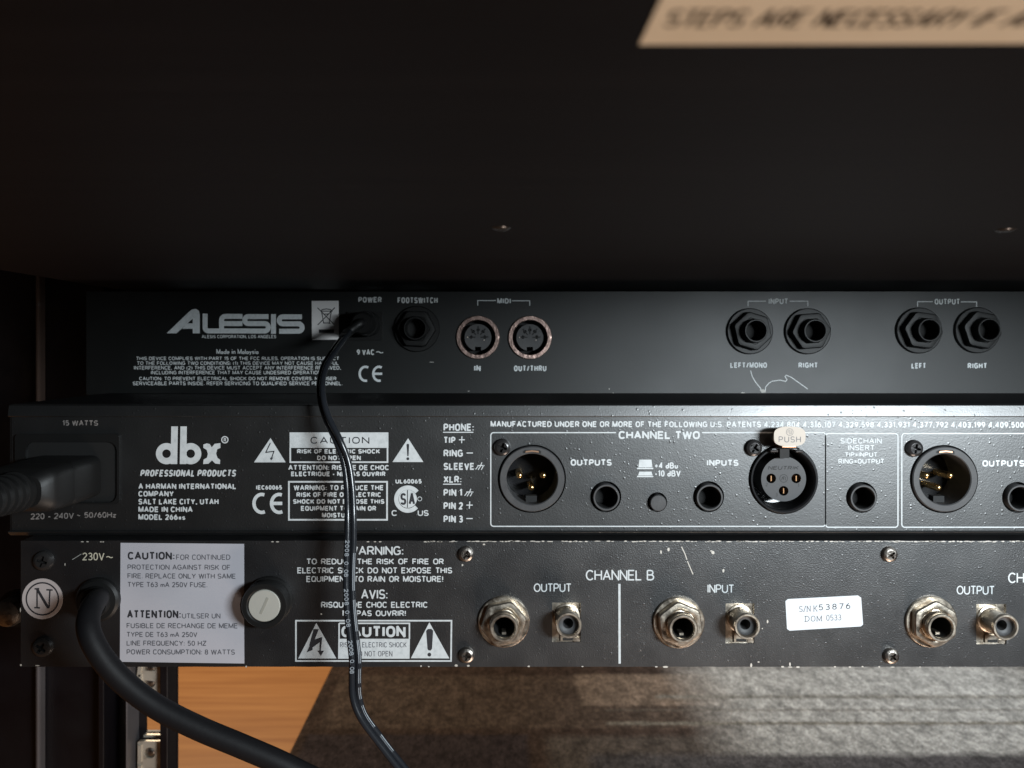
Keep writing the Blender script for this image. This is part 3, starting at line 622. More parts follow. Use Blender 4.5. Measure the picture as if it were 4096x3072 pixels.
# ================================================================ COMPRESSOR UNIT (middle)
def xlr_male(parent, f, px, py):
    x, z = f.p(px, py); pos = (x, f.d, z); h = holder('male_xlr_socket', parent, pos)
    lpart('shell', 'xm_shell', lambda m: m.lathe([(11.2, -14), (11.2, .5), (10.9, .9), (9.05, .9), (8.75, .6), (8.7, -13), (0, -13)], 64), M_GREYP, h)
    def base(m): m.lathe([(8.6, -13.4), (8.6, -12.0), (0, -12.0)], 48)
    lpart('base', 'xm_base', base, M_BLKG, h)
    def pin(m):
        for cx, cz in ((-4.15, .6), (4.15, .6), (0, -3.7)): m.lathe([(1.2, -12), (1.2, -3.6), (1.05, -3.0), (.6, -2.6), (0, -2.5)], 20, cx, cz)
    for cx, cz in ((-4.15, .6), (4.15, .6), (0, -3.6)):
        o = lpart('pin', 'xm_pin', lambda m: m.lathe([(1.2, -12), (1.2, -3.6), (1.05, -3.0), (.6, -2.6), (0, -2.5)], 20), M_GOLD, h); o.location = (cx/1000, 0, cz/1000)
    lpart('latch_slot', 'xm_slot', lambda m: m.prism([(-3.1, 8.9), (-3.1, 9.6), (-2.4, 10.0), (2.4, 10.0), (3.1, 9.6), (3.1, 8.7), (0, 9.2)], .86, .94), M_DARK, h, smooth=False)
    lpart('latch', 'xm_latch', lambda m: m.prism([(-2.3, 9.15), (-2.2, 9.7), (0, 9.95), (2.2, 9.7), (2.3, 9.15), (0, 9.45)], .9, 1.25), M_CU, h, smooth=False)
    lpart('notch', 'xm_notch', lambda m: m.box(-1.9, 1.9, 3, 6, -8.6, -6.4), M_DARK, h, smooth=False)
    return h
def dbx_jack(parent, f, px, py):
    x, z = f.p(px, py); pos = (x, f.d, z); h = holder('jack_socket', parent, pos)
    lpart('bushing', 'dj_bush', lambda m: m.lathe([(5.3, -8), (5.3, -4), (4.6, -3.8), (4.6, 1.2), (4.4, 1.6), (3.95, 1.6), (3.75, 1.3), (3.7, -7), (0, -7)], 44), M_GREYP, h)
    lpart('bore', 'dj_bore', lambda m: m.lathe([(3.65, .9), (3.6, -6.5), (0, -6.5)], 28), M_DARK, h)
def compressor():
    d = 266.0
    zt = (Y0-1618)*d/F; zs = (Y0-1668)*d/F; zb = (Y0-2122)*d/F; zbb = (Y0-2147)*d/F
    xl = (46-X0)*d/F; xr = 262
    t = thing('compressor_unit', 'black pimpled rack compressor in the middle with XLR sockets and bold white lettering', 'audio compressor', (40, d+75, zbb))
    f = Face(d, t); mm = f.mm
    xm = [f.c(d3, 945, 785), f.c(d5, 1503, 788)]; xf = f.c(d4, 1400, 790)
    jk = [(2423, 1987), (2834, 1987), (3446, 1989.5), (4070, 1989.5)]; bt = (2629, 2008.5)
    scr = [f.c(d3, 682, 505), f.c(d4, 1132, 510), f.c(d5, 1232, 514)]
    ie = [f.c(d1, 145, 372), f.c(d1, 1080, 1020)]
    iec = rrect(ie[0][0], ie[1][0]-.5, ie[1][1]+1.0, ie[0][1]-1.0, 1.5, 3)
    holes = [circ(c, 11.75, 72) for c in xm]+[circ(xf, 12.0, 72)]+[circ(f.p(*j), 5.35, 48) for j in jk]+[circ(f.p(*bt), 3.4, 40)]
    part('rear_panel', plate([(xl, zb), (xr, zb), (xr, zs), (xl, zs)], holes, d, 1.5), M_PANB, t, bevel=.16)
    # folded cover: rounded lip above and below the panel
    for nm, za, zc, sgn in (('cover_lip', zs+.12, zt, 1), ('base_lip', zb-.12, zbb, -1)):
        mb = MB(); prof = [(d+2, za), (d-.5, za), (d-.75, za+sgn*.25)]
        if sgn > 0: prof += [(d-.75+.10*k, za+(zc-za)*(.1+.8*k/6)) for k in range(1, 7)]+[(d+.5, zc-.1), (d+3, zc)]
        else: prof += [(d-.6, za-.5), (d-.2, za-1.0), (d+.5, zc+.5), (d+1.4, zc+.1), (d+3, zc)]
        n = len(prof)
        for x in (xl-.8, xr): mb.v += [(x, y, z) for y, z in prof]
        mb.f = [(i, i+1, n+i+1, n+i) for i in range(n-1)]
        part(nm, mb, M_PANB, t, True)
    part('top_cover', MB().box(xl-.8, xr, d+3, d+165, zt-1.2, zt), M_TOP, t)  # shadow between the units put in as darker paint
    part('base_cover', MB().box(xl-.8, xr, d+3, d+165, zbb, zbb+1.2), M_PANB, t)
    part('side_cover', MB().box(xl-.8, xl, d+.5, d+165, zbb+1.25, zt-1.25), M_PANB, t)
    part('inner_chassis', MB().box(xl+.2, xr-1, d+24, d+160, zbb+1.3, zt-1.3), M_DARK, t)
    part('panel_backing', plate([(xl+1, zb+.5), (xr-1, zb+.5), (xr-1, zs-.5), (xl+1, zs-.5)], [circ(c, 11.3, 40) for c in xm]+[circ(xf, 11.6, 40)]+[circ(f.p(*j), 5.3, 30) for j in jk]+[circ(f.p(*bt), 3.3, 30)], d+2.2, .8), M_DARK, t)
    # --- connectors
    for p in ((2127.5, 1915), (3775.5, 1916)): xlr_male(t, f, *p)
    for j in jk: dbx_jack(t, f, *j)
    x, z = f.p(*bt); h = holder('push_button', t, (x, d, z))
    lpart('cap', 'btn', lambda m: m.lathe([(2.75, -6), (2.75, 1.6), (2.55, 1.85), (0, 1.9)], 36), M_GREYP, h)
    # female XLR
    pos = (xf[0], d, xf[1]); h = holder('female_xlr_socket', t, pos)
    lpart('shell', 'xf_shell', lambda m: m.lathe([(11.6, -14), (11.6, .6), (11.35, 1.0), (10.9, 1.0), (10.6, .6), (10.4, -.4), (9.9, -10), (7.2, -10.5)], 72), M_BLKG, h)
    sk = ((-4.3, .2), (4.35, .2), (0, -4.1)); cx, cz = .6, -.1
    def insert(m):
        pm = plate(circ((cx, cz), 7.75, 60), [circ((cx+a, cz+b), 1.68, 24) for a, b in sk], -.3+1.5, 9); m.add(pm.v, pm.f)
        m.add([(x, 8, z) for x, z in circ((cx, cz), 7, 20)], [tuple(range(20))])
    ins = lpart('insert', 'xf_insert', insert, M_INS, h, smooth=False)
    for a, b in sk:
        o = lpart('contact', 'xf_contact', lambda m: (m.lathe([(1.6, -5), (1.5, -7.5), (0, -7.5)], 16), m.box(-.16, .16, 1.2, 6, -.9, .9)), M_CONT, h, smooth=False); o.location = ((cx+a)/1000, 0, (cz+b)/1000)
    lt = MB(); text(lt, 'NEUTRIK', xf[0]-5.4+cx, xf[0]+5.1+cx, xf[1]+4.4, xf[1]+3.1, .22, -1.18, slant=.2); lt.v = [(x, y+d, z) for x, y, z in lt.v]
    part('embossed_lettering', lt, M_DARK, h)
    lt = MB()
    lt.ribbon(circ((xf[0]+cx, xf[1]+.1), 1.35, 24), .2, -1.18, True); lt.ribbon([(xf[0]+cx-.7, xf[1]-.5), (xf[0]+cx-.4, xf[1]+.6), (xf[0]+cx, xf[1]-.3), (xf[0]+cx, xf[1]+.8), (xf[0]+cx+.6, xf[1]+.5), (xf[0]+cx+.6, xf[1]-.6)], .2, -1.17)
    text(lt, '1', xf[0]+5.6, xf[0]+5.9, xf[1]-1.6, xf[1]-2.9, .16, -1.18); text(lt, '2', xf[0]-5.6, xf[0]-4.9, xf[1]-1.4, xf[1]-2.6, .16, -1.18); text(lt, '3', xf[0]-2.1, xf[0]-1.5, xf[1]-4.9, xf[1]-6.1, .16, -1.18)
    lt.v = [(x, y+d, z) for x, y, z in lt.v]; part('embossed_mark', lt, M_BLK, h)
    lpart('top_notch', 'xf_notch', lambda m: m.box(-1.5, 1.7, -1.0, 4, 7.4, 10.6), M_DARK, h, smooth=False)
    # push tab
    dt = d-7.0; c = WS(2500+1458/2.212, 1560+408/2.212, dt)
    pts = []
    for i in range(40):
        a = 2*math.pi*i/40; ca, sa = math.cos(a), math.sin(a)
        pts.append((c.x+5.0*abs(ca)**.72*(1 if ca > 0 else -1), c.z+2.85*abs(sa)**.62*(1 if sa > 0 else -1)-(.25 if sa < 0 else 0)))
    mb = MB().prism(pts, -1.0, 0); mb.v = [(x, y+dt, z) for x, y, z in mb.v]; tab = part('push_tab', mb, M_TAB, t, bevel=.3)
    lt = MB(); text(lt, 'PUSH', c.x-3.7, c.x+3.7, c.z-.1, c.z-2.1, .22, .03, gap=.34); lt.ribbon(circ((c.x, c.z+1.35), 1.15, 22), .13, .03, True)
    lt.ribbon([(c.x-.6, c.z+1.0), (c.x-.6, c.z+1.7), (c.x-.2, c.z+1.9)], .12, .03); lt.ribbon([(c.x, c.z+.6), (c.x, c.z+2.1)], .12, .035); lt.ribbon([(c.x+.5, c.z+1.9), (c.x+.5, c.z+.9), (c.x+.2, c.z+.7)], .12, .04)
    lt.v = [(x, y+dt, z) for x, y, z in lt.v]; part('embossed_lettering', lt, M_INKG, tab)
    part('tab_stem', MB().box(c.x-2.5, c.x+2.6, dt+.6, d-.5, c.z-4.0, c.z-2.6), M_CU, tab, bevel=.3)
    part('spring_wing', MB().box(xf[0]-5.4, xf[0]-2.6, d-2.6, d+1, xf[1]+9.6, xf[1]+10.5), M_BSCR, tab, bevel=.3)
    part('spring_wing', MB().box(xf[0]+3.2, xf[0]+6.0, d-2.6, d+1, xf[1]+9.5, xf[1]+10.4), M_BSCR, tab, bevel=.3)
    for i, s_ in enumerate(scr): phillips(t, (s_[0], d, s_[1]), 2.95, 1.9, M_BSCR, 'scrB', (.3, .55, .2)[i])
    # --- print
    f.T(d1, '15 WATTS', 553, 868, 268, 316, 10, M_INKD); 
    f.T(d1, '220 - 240V', 272, 655, 1092, 1146, 10, M_INKD, rise=8); f.T(d1, '~', 680, 712, 1085, 1130, 7, M_INKD); f.T(d1, '50/60Hz', 745, 1028, 1080, 1132, 10, M_INKD, rise=2)
    lg = f.poly(d1, [[(1516, 322), (1574, 322), (1568, 655), (1510, 655)], [(1597, 322), (1653, 322), (1650, 655), (1591, 655)],
                     [(1800, 482), (1830, 472), (1856, 478), (1874, 508), (1900, 476), (1950, 470), (1950, 512), (1922, 524), (1912, 562), (1924, 600), (1948, 618), (1946, 655), (1905, 650), (1876, 622), (1845, 652), (1798, 655), (1802, 616), (1832, 598), (1840, 565), (1830, 530), (1800, 512)]], name='logo')
    f.lines(d1, [[(1474+66*math.cos(R(a)), 563+66*math.sin(R(a))) for a in range(0, 360, 12)], [(1688+66*math.cos(R(a)), 563+66*math.sin(R(a))) for a in range(0, 360, 12)]], 56, name='logo', h=.07, closed=True)
    f.lines(d1, [[(1990+28*math.cos(R(a)), 440+28*math.sin(R(a))) for a in range(0, 360, 20)]], 9, name='registered_mark', closed=True); f.T(d1, 'R', 1980, 2002, 424, 458, 6, name='registered_mark')
    f.T(d1, 'PROFESSIONAL PRODUCTS', 1240, 2085, 705, 766, 13.5, slant=.18, gap=.20)
    for s, x1_, y0_, y1_ in (('A HARMAN INTERNATIONAL', 2092, 828, 876), ('COMPANY', 1538, 894, 942), ('SALT LAKE CITY, UTAH', 1935, 963, 1012), ('MADE IN CHINA', 1705, 1032, 1080), ('MODEL 266xs', 1640, 1100, 1148)):
        f.T(d1, s, 1225, x1_, y0_-1, y1_+1, 11.5, gap=.26)
    # warning block
    f.poly(d2, [[(403, 425), (537, 640), (257, 640)]], name='shock_triangle')
    f.lines(d2, [[(402, 468), (362, 552), (434, 542), (410, 610)]], 9, M_INKB, 'lightning_mark', .09); f.poly(d2, [[(398, 600), (428, 598), (408, 624)]], M_INKB, 'lightning_mark', .06, .09)
    f.poly(d2, [[(1620, 427), (1755, 637), (1482, 637)]], name='exclamation_triangle')
    f.poly(d2, [[(1606, 482), (1618, 474), (1630, 482), (1624, 586), (1614, 586)], [(1618+13*math.cos(R(a)), 608+13*math.sin(R(a))) for a in range(0, 360, 30)]], M_INKB, 'exclamation_mark', .06, .09)
    f.poly(d2, [[(572, 375), (1446, 375), (1446, 512), (572, 512)]], name='caution_bar')
    f.lines(d2, [[(578, 512), (578, 638), (1438, 638), (1438, 512)]], 14, name='box_line', h=.064)
    f.lines(d2, [[(566, 812), (1434, 812), (1434, 1148), (566, 1148)]], 15, name='box_line', closed=True)
    f.T(d2, 'CAUTION', 758, 1278, 415, 475, 9, M_INKB, h=.1, gap=.3)
    for s, x0_, x1_, y0_, y1_ in (('RISK OF ELECTRIC SHOCK', 638, 1372, 523, 562), ('DO NOT OPEN', 815, 1202, 580, 620), ('ATTENTION: RISQUE DE CHOC', 560, 1452, 664, 708), ('ELECTRIQUE - NE PAS OUVRIR', 585, 1420, 722, 762),
                                  ('WARNING: TO REDUCE THE', 608, 1404, 842, 886), ('RISK OF FIRE OR ELECTRIC', 632, 1382, 905, 946), ('SHOCK DO NOT EXPOSE THIS', 602, 1410, 966, 1006), ('EQUIPMENT TO RAIN OR', 672, 1338, 1026, 1068), ('MOISTURE.', 858, 1150, 1087, 1128)):
        f.T(d2, s, x0_, x1_, y0_-1, y1_+1, 10.5, gap=.26)
    f.T(d2, 'IEC60065', 275, 505, 842, 882, 10); f.T(d2, 'UL60065', 1508, 1740, 788, 828, 10)
    ce = lambda cx, cy, rx, r, x2: [[(cx+rx*math.cos(R(a)), cy-r*math.sin(R(a))) for a in range(70, 296, 14)], [(x2+rx*math.cos(R(a)), cy-r*math.sin(R(a))) for a in range(70, 296, 14)], [(x2-rx, cy), (x2+rx*.4, cy)]]
    f.lines(d2, ce(325, 1003, 68, 80, 480), 30, name='ce_mark')
    f.lines(d2, [[(1618+102*math.cos(R(a)), 965-102*math.sin(R(a))) for a in range(38, 326, 8)]], 38, name='approval_mark')
    f.lines(d2, [[(1618+40*math.cos(R(a)), 963-40*math.sin(R(a))) for a in range(0, 360, 15)]], 80, name='approval_mark', h=.05, closed=True)
    f.T(d2, 'S', 1552, 1604, 912, 1016, 18, M_INKB, 'approval_mark', .1); f.T(d2, 'A', 1626, 1682, 912, 1016, 18, M_INKB, 'approval_mark', .1); f.lines(d2, [[(1615, 885), (1615, 1040)]], 7, M_INKB, 'approval_mark', .1)
    f.T(d2, 'C', 1474, 1524, 1062, 1114, 10); f.T(d2, 'US', 1705, 1802, 1062, 1114, 10); f.lines(d2, [[(1723+18*math.cos(R(a)), 963+18*math.sin(R(a))) for a in range(0, 360, 24)]], 5, name='registered_mark', closed=True)
    for s, x1_, y0_, y1_ in (('PHONE:', 434, 298, 362), ('TIP', 270, 414, 472), ('RING', 336, 528, 590), ('SLEEVE', 438, 645, 706), ('XLR:', 324, 760, 820), ('PIN 1', 330, 876, 938), ('PIN 2', 336, 993, 1056), ('PIN 3', 336, 1110, 1172)):
        f.T(d3, s, 164, x1_, y0_-1, y1_+1, 13.5, gap=.23)
    f.lines(d3, [[(160, 374), (428, 374)], [(160, 833), (320, 833)]], 9, name='underline')
    f.lines(d3, [[(300, 440), (352, 440)], [(327, 410), (324, 470)], [(368, 557), (424, 557)], [(366, 1018), (422, 1018)], [(396, 986), (392, 1050)], [(366, 1137), (422, 1137)]], 9, name='polarity_mark')
    gs = lambda x, y: [[(x+16, y+14), (x+78, y+14)], [(x+26, y+14), (x, y+48)], [(x+48, y-20), (x+22, y+48)] if False else [(x+46, y+14), (x+22, y+52)], [(x+70, y+14), (x+50, y+52)], [(x+56, y-14), (x+44, y+14)]]
    f.lines(d3, gs(448, 654)+gs(350, 888), 8, name='ground_symbol')
    f.T(d3, 'MANUFACTURED UNDER ONE OR MORE OF THE FOLLOWING U.S. PATENTS 4,234,804 4,316,107 4,329,598 4,331,931 4,377,792 4,403,199 4,409,500', 580, 5297, 274, 327, 11.5, rise=-8, gap=.25)
    fr = lambda x0_, x1_, y0_, y1_, r=22: [(x0_, y0_+r)]+[(x0_+r-r*math.cos(R(a)), y0_+r-r*math.sin(R(a))) for a in range(15, 90, 15)]+[(x0_+r, y0_)], 
    def frame(o, x0_, x1_, y0_, y1_, open0=None, open1=None, r=26):
        p = []
        for cx, cy, a in ((x1_-r, y0_+r, -90), (x1_-r, y1_-r, 0), (x0_+r, y1_-r, 90), (x0_+r, y0_+r, 180)):
            p += [(cx+r*math.cos(R(a+b)), cy+r*math.sin(R(a+b))) for b in range(0, 91, 15)]
        if open0: f.lines(o, [[(open1, y0_)]+p+[(open0, y0_)]], 10, name='frame_line')
        else: f.lines(o, [p], 10, name='frame_line', closed=True)
    frame(d3, 582, 582+2962, 377, 1206, 1690, 2450)
    frame(d5, 456, 1096, 385, 1214); frame(d5, 1130, 3400, 385, 1214)
    f.T(d3, 'CHANNEL TWO', 1712, 2432, 362, 434, 16, rise=-1, gap=.22)
    f.T(d3, 'OUTPUTS', 1288, 1652, 612, 670, 13.5); f.T(d4, 'INPUTS', 722, 1004, 616, 672, 13.5); f.T(d5, 'OUTPUTS', 1842, 2215, 620, 678, 13.5)
    f.poly(d3, [[(1896, 616), (2004, 616), (2012, 684), (1888, 684)], [(1876, 688), (2020, 688), (2020, 700), (1876, 700)], [(1896, 722), (2004, 722), (2014, 756), (1886, 756)], [(1876, 760), (2020, 760), (2020, 771), (1876, 771)]], name='switch_symbol')
    f.T(d4, '+4 dBu', 260, 468, 640, 696, 11); f.T(d4, '-10 dBV', 262, 492, 710, 766, 11)
    for s, x0_, x1_, y0_, y1_ in (('SIDECHAIN', 585, 952, 426, 474), ('INSERT', 652, 890, 486, 534), ('TIP=INPUT', 625, 915, 550, 592), ('RING=OUTPUT', 568, 976, 608, 652)): f.T(d5, s, x0_, x1_, y0_, y1_, 8.5)
    # --- mains inlet
    a, b = ie
    hi = holder('mains_inlet', t, ((a[0]+b[0])/2, d, (a[1]+b[1])/2))
    oc = rrect(a[0], b[0]-.6, b[1]+.6, a[1]-.6, 1.2, 3); c2 = ((a[0]+b[0])/2+2, (a[1]+b[1])/2-1)
    part('flange', plate(oc, [rrect(c2[0]-16.5, c2[0]+14.8, c2[1]-10.6, c2[1]+10.3, 3, 4)], d-1.0, .95), M_BLK, hi, bevel=.2)
    part('recess', MB().box(c2[0]-16, c2[0]+14.5, d-.05, d-.01, c2[1]-10, c2[1]+10), M_DARK, hi)
compressor()

# ================================================================ LOWEST UNIT
def low_unit():
    d = 264.0
    zt = (Y0-2163)*d/F; zb = (Y0-2667)*d/F; xl = (83-X0)*d/F; xr = 262
    t = thing('crossover_unit', 'worn black rack unit at the bottom with nickel jack sockets and white stickers', 'audio unit', (40, d+70, zb))
    f = Face(d, t)
    rc = [(f.c(t3, 1125, 642), f.c(t3, 1378, 993)), (f.c(t4, 890, 650), f.c(t4, 1145, 1004)), (f.c(t5, 1790, 655), f.c(t5, 2055, 1012))]
    holes = [[(a[0], b[1]), (b[0], b[1]), (b[0], a[1]), (a[0], a[1])] for a, b in rc]
    jk = [f.c(t3, 697, 805), f.c(t4, 472, 812), f.c(t5, 1382, 805)]
    holes += [circ(c, 4.8, 32) for c in jk]
    # the upper and lower edges are a little wavy from knocks
    n = 90; outer = [(xl+(xr-xl)*i/n, zb+random.uniform(-.05, .05)) for i in range(n+1)]+[(xr-(xr-xl)*i/n, zt+random.uniform(-.05, .05)) for i in range(n+1)]
    part('rear_panel', plate(outer, holes, d, 1.4), M_PANC, t, bevel=.18)
    part('top_cover', MB().box(xl, xr, d+1.45, d+150, zt-1.1, zt-.1), M_PANC, t)
    part('base_cover', MB().box(xl, xr, d+1.45, d+150, zb+.1, zb+1.1), M_PANC, t)
    part('side_cover', MB().box(xl, xl+1, d+1.45, d+150, zb+1.15, zt-1.15), M_PANC, t)
    part('inner_chassis', MB().box(xl+1.1, xr-1, d+16, d+145, zb+1.15, zt-1.15), M_DARK, t)
    nick = [nickel_jack(t, f, f_px, f_py, r) for f_px, f_py, r in ((t3[0]+697/2.212, t3[1]+805/2.212, .3), (t4[0]+472/2.212, t4[1]+812/2.212, -.15), (t5[0]+1382/2.212, t5[1]+805/2.212, .0))]
    for a, b in rc:
        cx = (a[0]+b[0])/2; cz = (a[1]+b[1])/2; h = holder('phono_socket', t, (cx, d, cz))
        def bracket(m):
            m.box(-6.2, 6.2, .8, 2.8, -8, 8); m.box(-2.0, 3.4, .1, .79, -6.4, -3.8); m.box(2.6, 4.6, -.1, .79, -6.5, -5.2); m.box(1.8, 2.2, .5, .79, 4.0, 6.6)
        lpart('bracket', 'rca_br', bracket, M_NICK, h, smooth=False)
        lpart('bracket_gap', 'rca_gap', lambda m: m.box(-1.2, 2.2, .0, .09, -6.2, -5.3), M_DARK, h, smooth=False)
        o = lpart('barrel', 'rca_bar', lambda m: m.lathe([(4.7, -.9), (4.6, -.2), (4.1, 0), (4.0, 6.0), (4.35, 6.3), (4.35, 7.2), (4.1, 7.6), (3.6, 7.6), (3.3, 7.2), (3.2, 3)], 40), M_NICK, h); o.location = (0, 0, .0016)
        o = lpart('insulator', 'rca_ins', lambda m: m.lathe([(3.25, 6.3), (3.0, 5.9), (2.2, 5.5), (1.75, 5.4), (1.6, 0), (0, 0)], 32), M_GREYP, h); o.location = (0, 0, .0016)
    # screws
    for i, (o_, x, y, m, k) in enumerate(((t3, 362, 208, M_STEEL, 'scrC'), (t3, 368, 1102, M_STEEL, 'scrC'), (t5, 1015, 210, M_STEEL, 'scrC'), (t5, 1028, 1108, M_STEEL, 'scrC'), (t1, 392, 268, M_BSCR, 'scrD'), (t1, 385, 1030, M_BSCR, 'scrD'))):
        c = f.c(o_, x, y); phillips(t, (c[0], d, c[1]), 2.65 if k == 'scrC' else 3.4, 1.8, m, k, (.5, .15, .95, .7, .3, .6)[i])
    # --- N sticker
    nc = (377, 608); cir = lambda r, c=nc: [(c[0]+r*math.cos(R(a)), c[1]+r*math.sin(R(a))) for a in range(0, 360, 8)]
    ns = f.poly(t1, [cir(180)], M_PAPP, 'round_sticker', .01, .12); f.lines(t1, [cir(142)], 13, M_INKB, 'sticker_ring', .15, True, parent=ns)
    f.lines(t1, [[(330, 530), (330, 685)], [(325, 520), (432, 692)], [(444, 530), (436, 690)], [(308, 520), (350, 518)], [(412, 528), (468, 530)], [(306, 686), (356, 688)]], 13, M_INKB, 'sticker_letter', .15, parent=ns)
    f.lines(t1, [[(334, 528), (428, 688)]], 24, M_INKB, 'sticker_letter', .145, parent=ns)
    # --- caution label
    cl = f.poly(t1, [[(1068, 113), (2160, 122), (2161, 555), (2135, 600), (2122, 660), (2130, 730), (2160, 785), (2162, 1180), (1062, 1165)]], M_PAPG, 'caution_label', .01, .12)
    K = dict(h=.15, parent=cl)
    f.T(t1, 'CAUTION:', 1132, 1548, 192, 262, 15, M_INKB, **K); f.T(t1, 'FOR CONTINUED', 1560, 2040, 216, 264, 7, M_INKG, **K)
    for s, x1_, y0_, y1_ in (('PROTECTION AGAINST RISK OF', 2040, 304, 350), ('FIRE. REPLACE ONLY WITH SAME', 2088, 382, 428), ('TYPE T63 mA 250V FUSE.', 1838, 458, 504)): f.T(t1, s, 1130, x1_, y0_, y1_, 7.5, M_INKG, rise=-3, **K)
    f.T(t1, 'ATTENTION:', 1126, 1604, 708, 780, 15, M_INKB, **K); f.T(t1, 'UTILSER UN', 1612, 1952, 736, 782, 7, M_INKG, **K)
    for s, x1_, y0_, y1_ in (('FUSIBLE DE RECHANGE DE MEME', 2105, 822, 868), ('TYPE DE T63 mA 250V', 1748, 900, 945), ('LINE FREQUENCY: 50 HZ', 1828, 977, 1022), ('POWER CONSUMPTION: 8 WATTS', 2080, 1054, 1100)): f.T(t1, s, 1122, x1_, y0_, y1_, 7.5, M_INKG, rise=-2, **K)
    f.T(t1, '230V', 730, 925, 200, 268, 9, M_INKY); f.T(t1, '~', 938, 1000, 205, 268, 8, M_INKY)
    # --- fuse holder
    c = f.c(t2, 398, 612); h = holder('fuse_holder', t, (c[0], d, c[1]))
    lpart('flange', 'fz_fl', lambda m: m.lathe([(8.0, 0), (8.0, 1.4), (7.6, 1.9), (6.8, 2.0)], 48), M_BLK, h)
    lpart('collar', 'fz_co', lambda m: m.lathe([(7.4, 1.9), (7.6, 3), (7.7, 6.6), (7.3, 7.2), (5.9, 7.2), (5.5, 6.8), (5.5, 4)], 48), M_BLK, h)
    lpart('cap', 'fz_cap', lambda m: m.lathe([(5.35, 4), (5.35, 6.7), (5.1, 6.95), (0, 7.0)], 40), M_FUSE, h)
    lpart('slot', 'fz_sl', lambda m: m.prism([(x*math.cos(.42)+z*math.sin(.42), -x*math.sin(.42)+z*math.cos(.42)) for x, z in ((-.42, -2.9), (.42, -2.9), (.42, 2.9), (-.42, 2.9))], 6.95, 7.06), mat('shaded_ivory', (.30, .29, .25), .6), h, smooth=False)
    # --- print
    f.T(t2, 'WARNING:', 1085, 1580, 142, 222, 13, gap=.2)
    for s, x0_, x1_, y0_, y1_ in (('TO  REDUCE  THE  RISK  OF  FIRE  OR', 720, 1936, 252, 304), ('ELECTRIC  SHOCK  DO  NOT  EXPOSE  THIS', 640, 2010, 330, 384), ('EQUIPMENT  TO  RAIN  OR  MOISTURE!', 720, 1932, 406, 460), ('RISQUE  DE  CHOC  ELECTRIC', 850, 1794, 634, 688), ('NE  PAS  OUVRIR!', 1040, 1602, 710, 762)):
        f.T(t2, s, x0_, x1_, y0_, y1_, 10, gap=.2, space=.28)
    f.T(t2, 'AVIS:', 1205, 1440, 525, 610, 13, gap=.14)
    f.lines(t2, [[(628, 802), (2004, 802), (2000, 1158), (628, 1158)]], 14, name='box_line', closed=True)
    f.poly(t2, [[(808, 822), (985, 1136), (648, 1136)]], name='shock_triangle'); f.poly(t2, [[(1808, 816), (1985, 1136), (1645, 1134)]], name='exclamation_triangle')
    f.poly(t2, [[(785, 875), (830, 878), (795, 968), (862, 945), (848, 1068), (876, 1068), (848, 1114), (818, 1066), (836, 1066), (838, 992), (775, 1040), (775, 1062), (722, 1082), (748, 1028), (745, 1020)]], M_INKB, 'lightning_mark', .06, .09)
    f.poly(t2, [[(1780, 892), (1795, 876), (1825, 874), (1842, 890), (1832, 1050), (1820, 1066), (1800, 1064), (1792, 1050)], [(1808+17*math.cos(R(a)), 1102+17*math.sin(R(a))) for a in range(0, 360, 30)]], M_INKB, 'exclamation_mark', .06, .09)
    f.lines(t2, [[(1010, 825), (1632, 825), (1632, 965)], [(1010, 825), (1010, 965)]], 13, name='box_line')
    f.poly(t2, [[(1003, 962), (1636, 962), (1633, 1138), (1001, 1138)]], name='caution_bar')
    f.T(t2, 'CAUTION', 1030, 1598, 848, 948, 22, gap=.22); f.T(t2, 'RISK OF ELECTRIC SHOCK', 1018, 1608, 992, 1038, 5.5, M_INKG, h=.1, gap=.28); f.T(t2, 'DO NOT OPEN', 1150, 1482, 1070, 1118, 5.5, M_INKG, h=.1, gap=.28)
    f.T(t3, 'OUTPUT', 962, 1296, 472, 548, 10, gap=.13, gs=G); f.T(t3, 'CHANNEL B', 1422, 2028, 352, 446, 12, gap=.14, gs=G); f.lines(t3, [[(1720, 476), (1722, 1182)]], 20, name='divider_line')
    f.T(t4, 'INPUT', 728, 966, 480, 556, 10, gap=.16, rise=-2); f.T(t5, 'OUTPUT', 1615, 1952, 492, 570, 10, gap=.13, rise=-2, gs=G); f.T(t5, 'CHANNEL A', 2070, 2676, 376, 470, 12, gap=.14, gs=G)
    # --- serial sticker
    q = [(1418, 628), (1440, 610), (2060, 578), (2088, 598), (2105, 835), (2085, 852), (1455, 890), (1432, 874)]
    sl = f.poly(t4, [q], M_PAPER, 'serial_sticker', .01, .12); K = dict(h=.15, parent=sl)
    f.T(t4, 'S/N K', 1540, 1700, 672, 724, 5, M_INKG, rise=5, serif=.13, gap=.3, **K); f.T(t4, '5 3 8 7 6', 1712, 1992, 658, 710, 6.5, M_INKB, rise=14, space=.22, gap=.22, **K)
    f.T(t4, 'DOM', 1592, 1740, 760, 810, 5, M_INKG, rise=4, serif=.13, gap=.32, **K); f.T(t4, '0533', 1780, 1912, 750, 802, 5, M_INKG, rise=4, **K)
    # --- chips and scratches, bare metal along the edges
    ch = MB()
    def chip(px, py, w_, h_):
        c = f.p(px, py); k = random.randint(5, 7); ch.prism([(c[0]+w_*f.mm*random.uniform(.7, 1.1)*math.cos(2*math.pi*i/k), c[1]+h_*f.mm*random.uniform(.7, 1.1)*math.sin(2*math.pi*i/k)) for i in range(k)], .01, .05)
    for px in range(1700, 4100, 13):
        if random.random() < .75: chip(px+random.uniform(-8, 8), 2165.5+random.uniform(-1, 1.5), random.uniform(5, 16), random.uniform(1, 3))
    for px in (330, 350, 405, 412, 1090, 1110, 1472, 1500, 1520): chip(px, 2167, 7, 2.5)
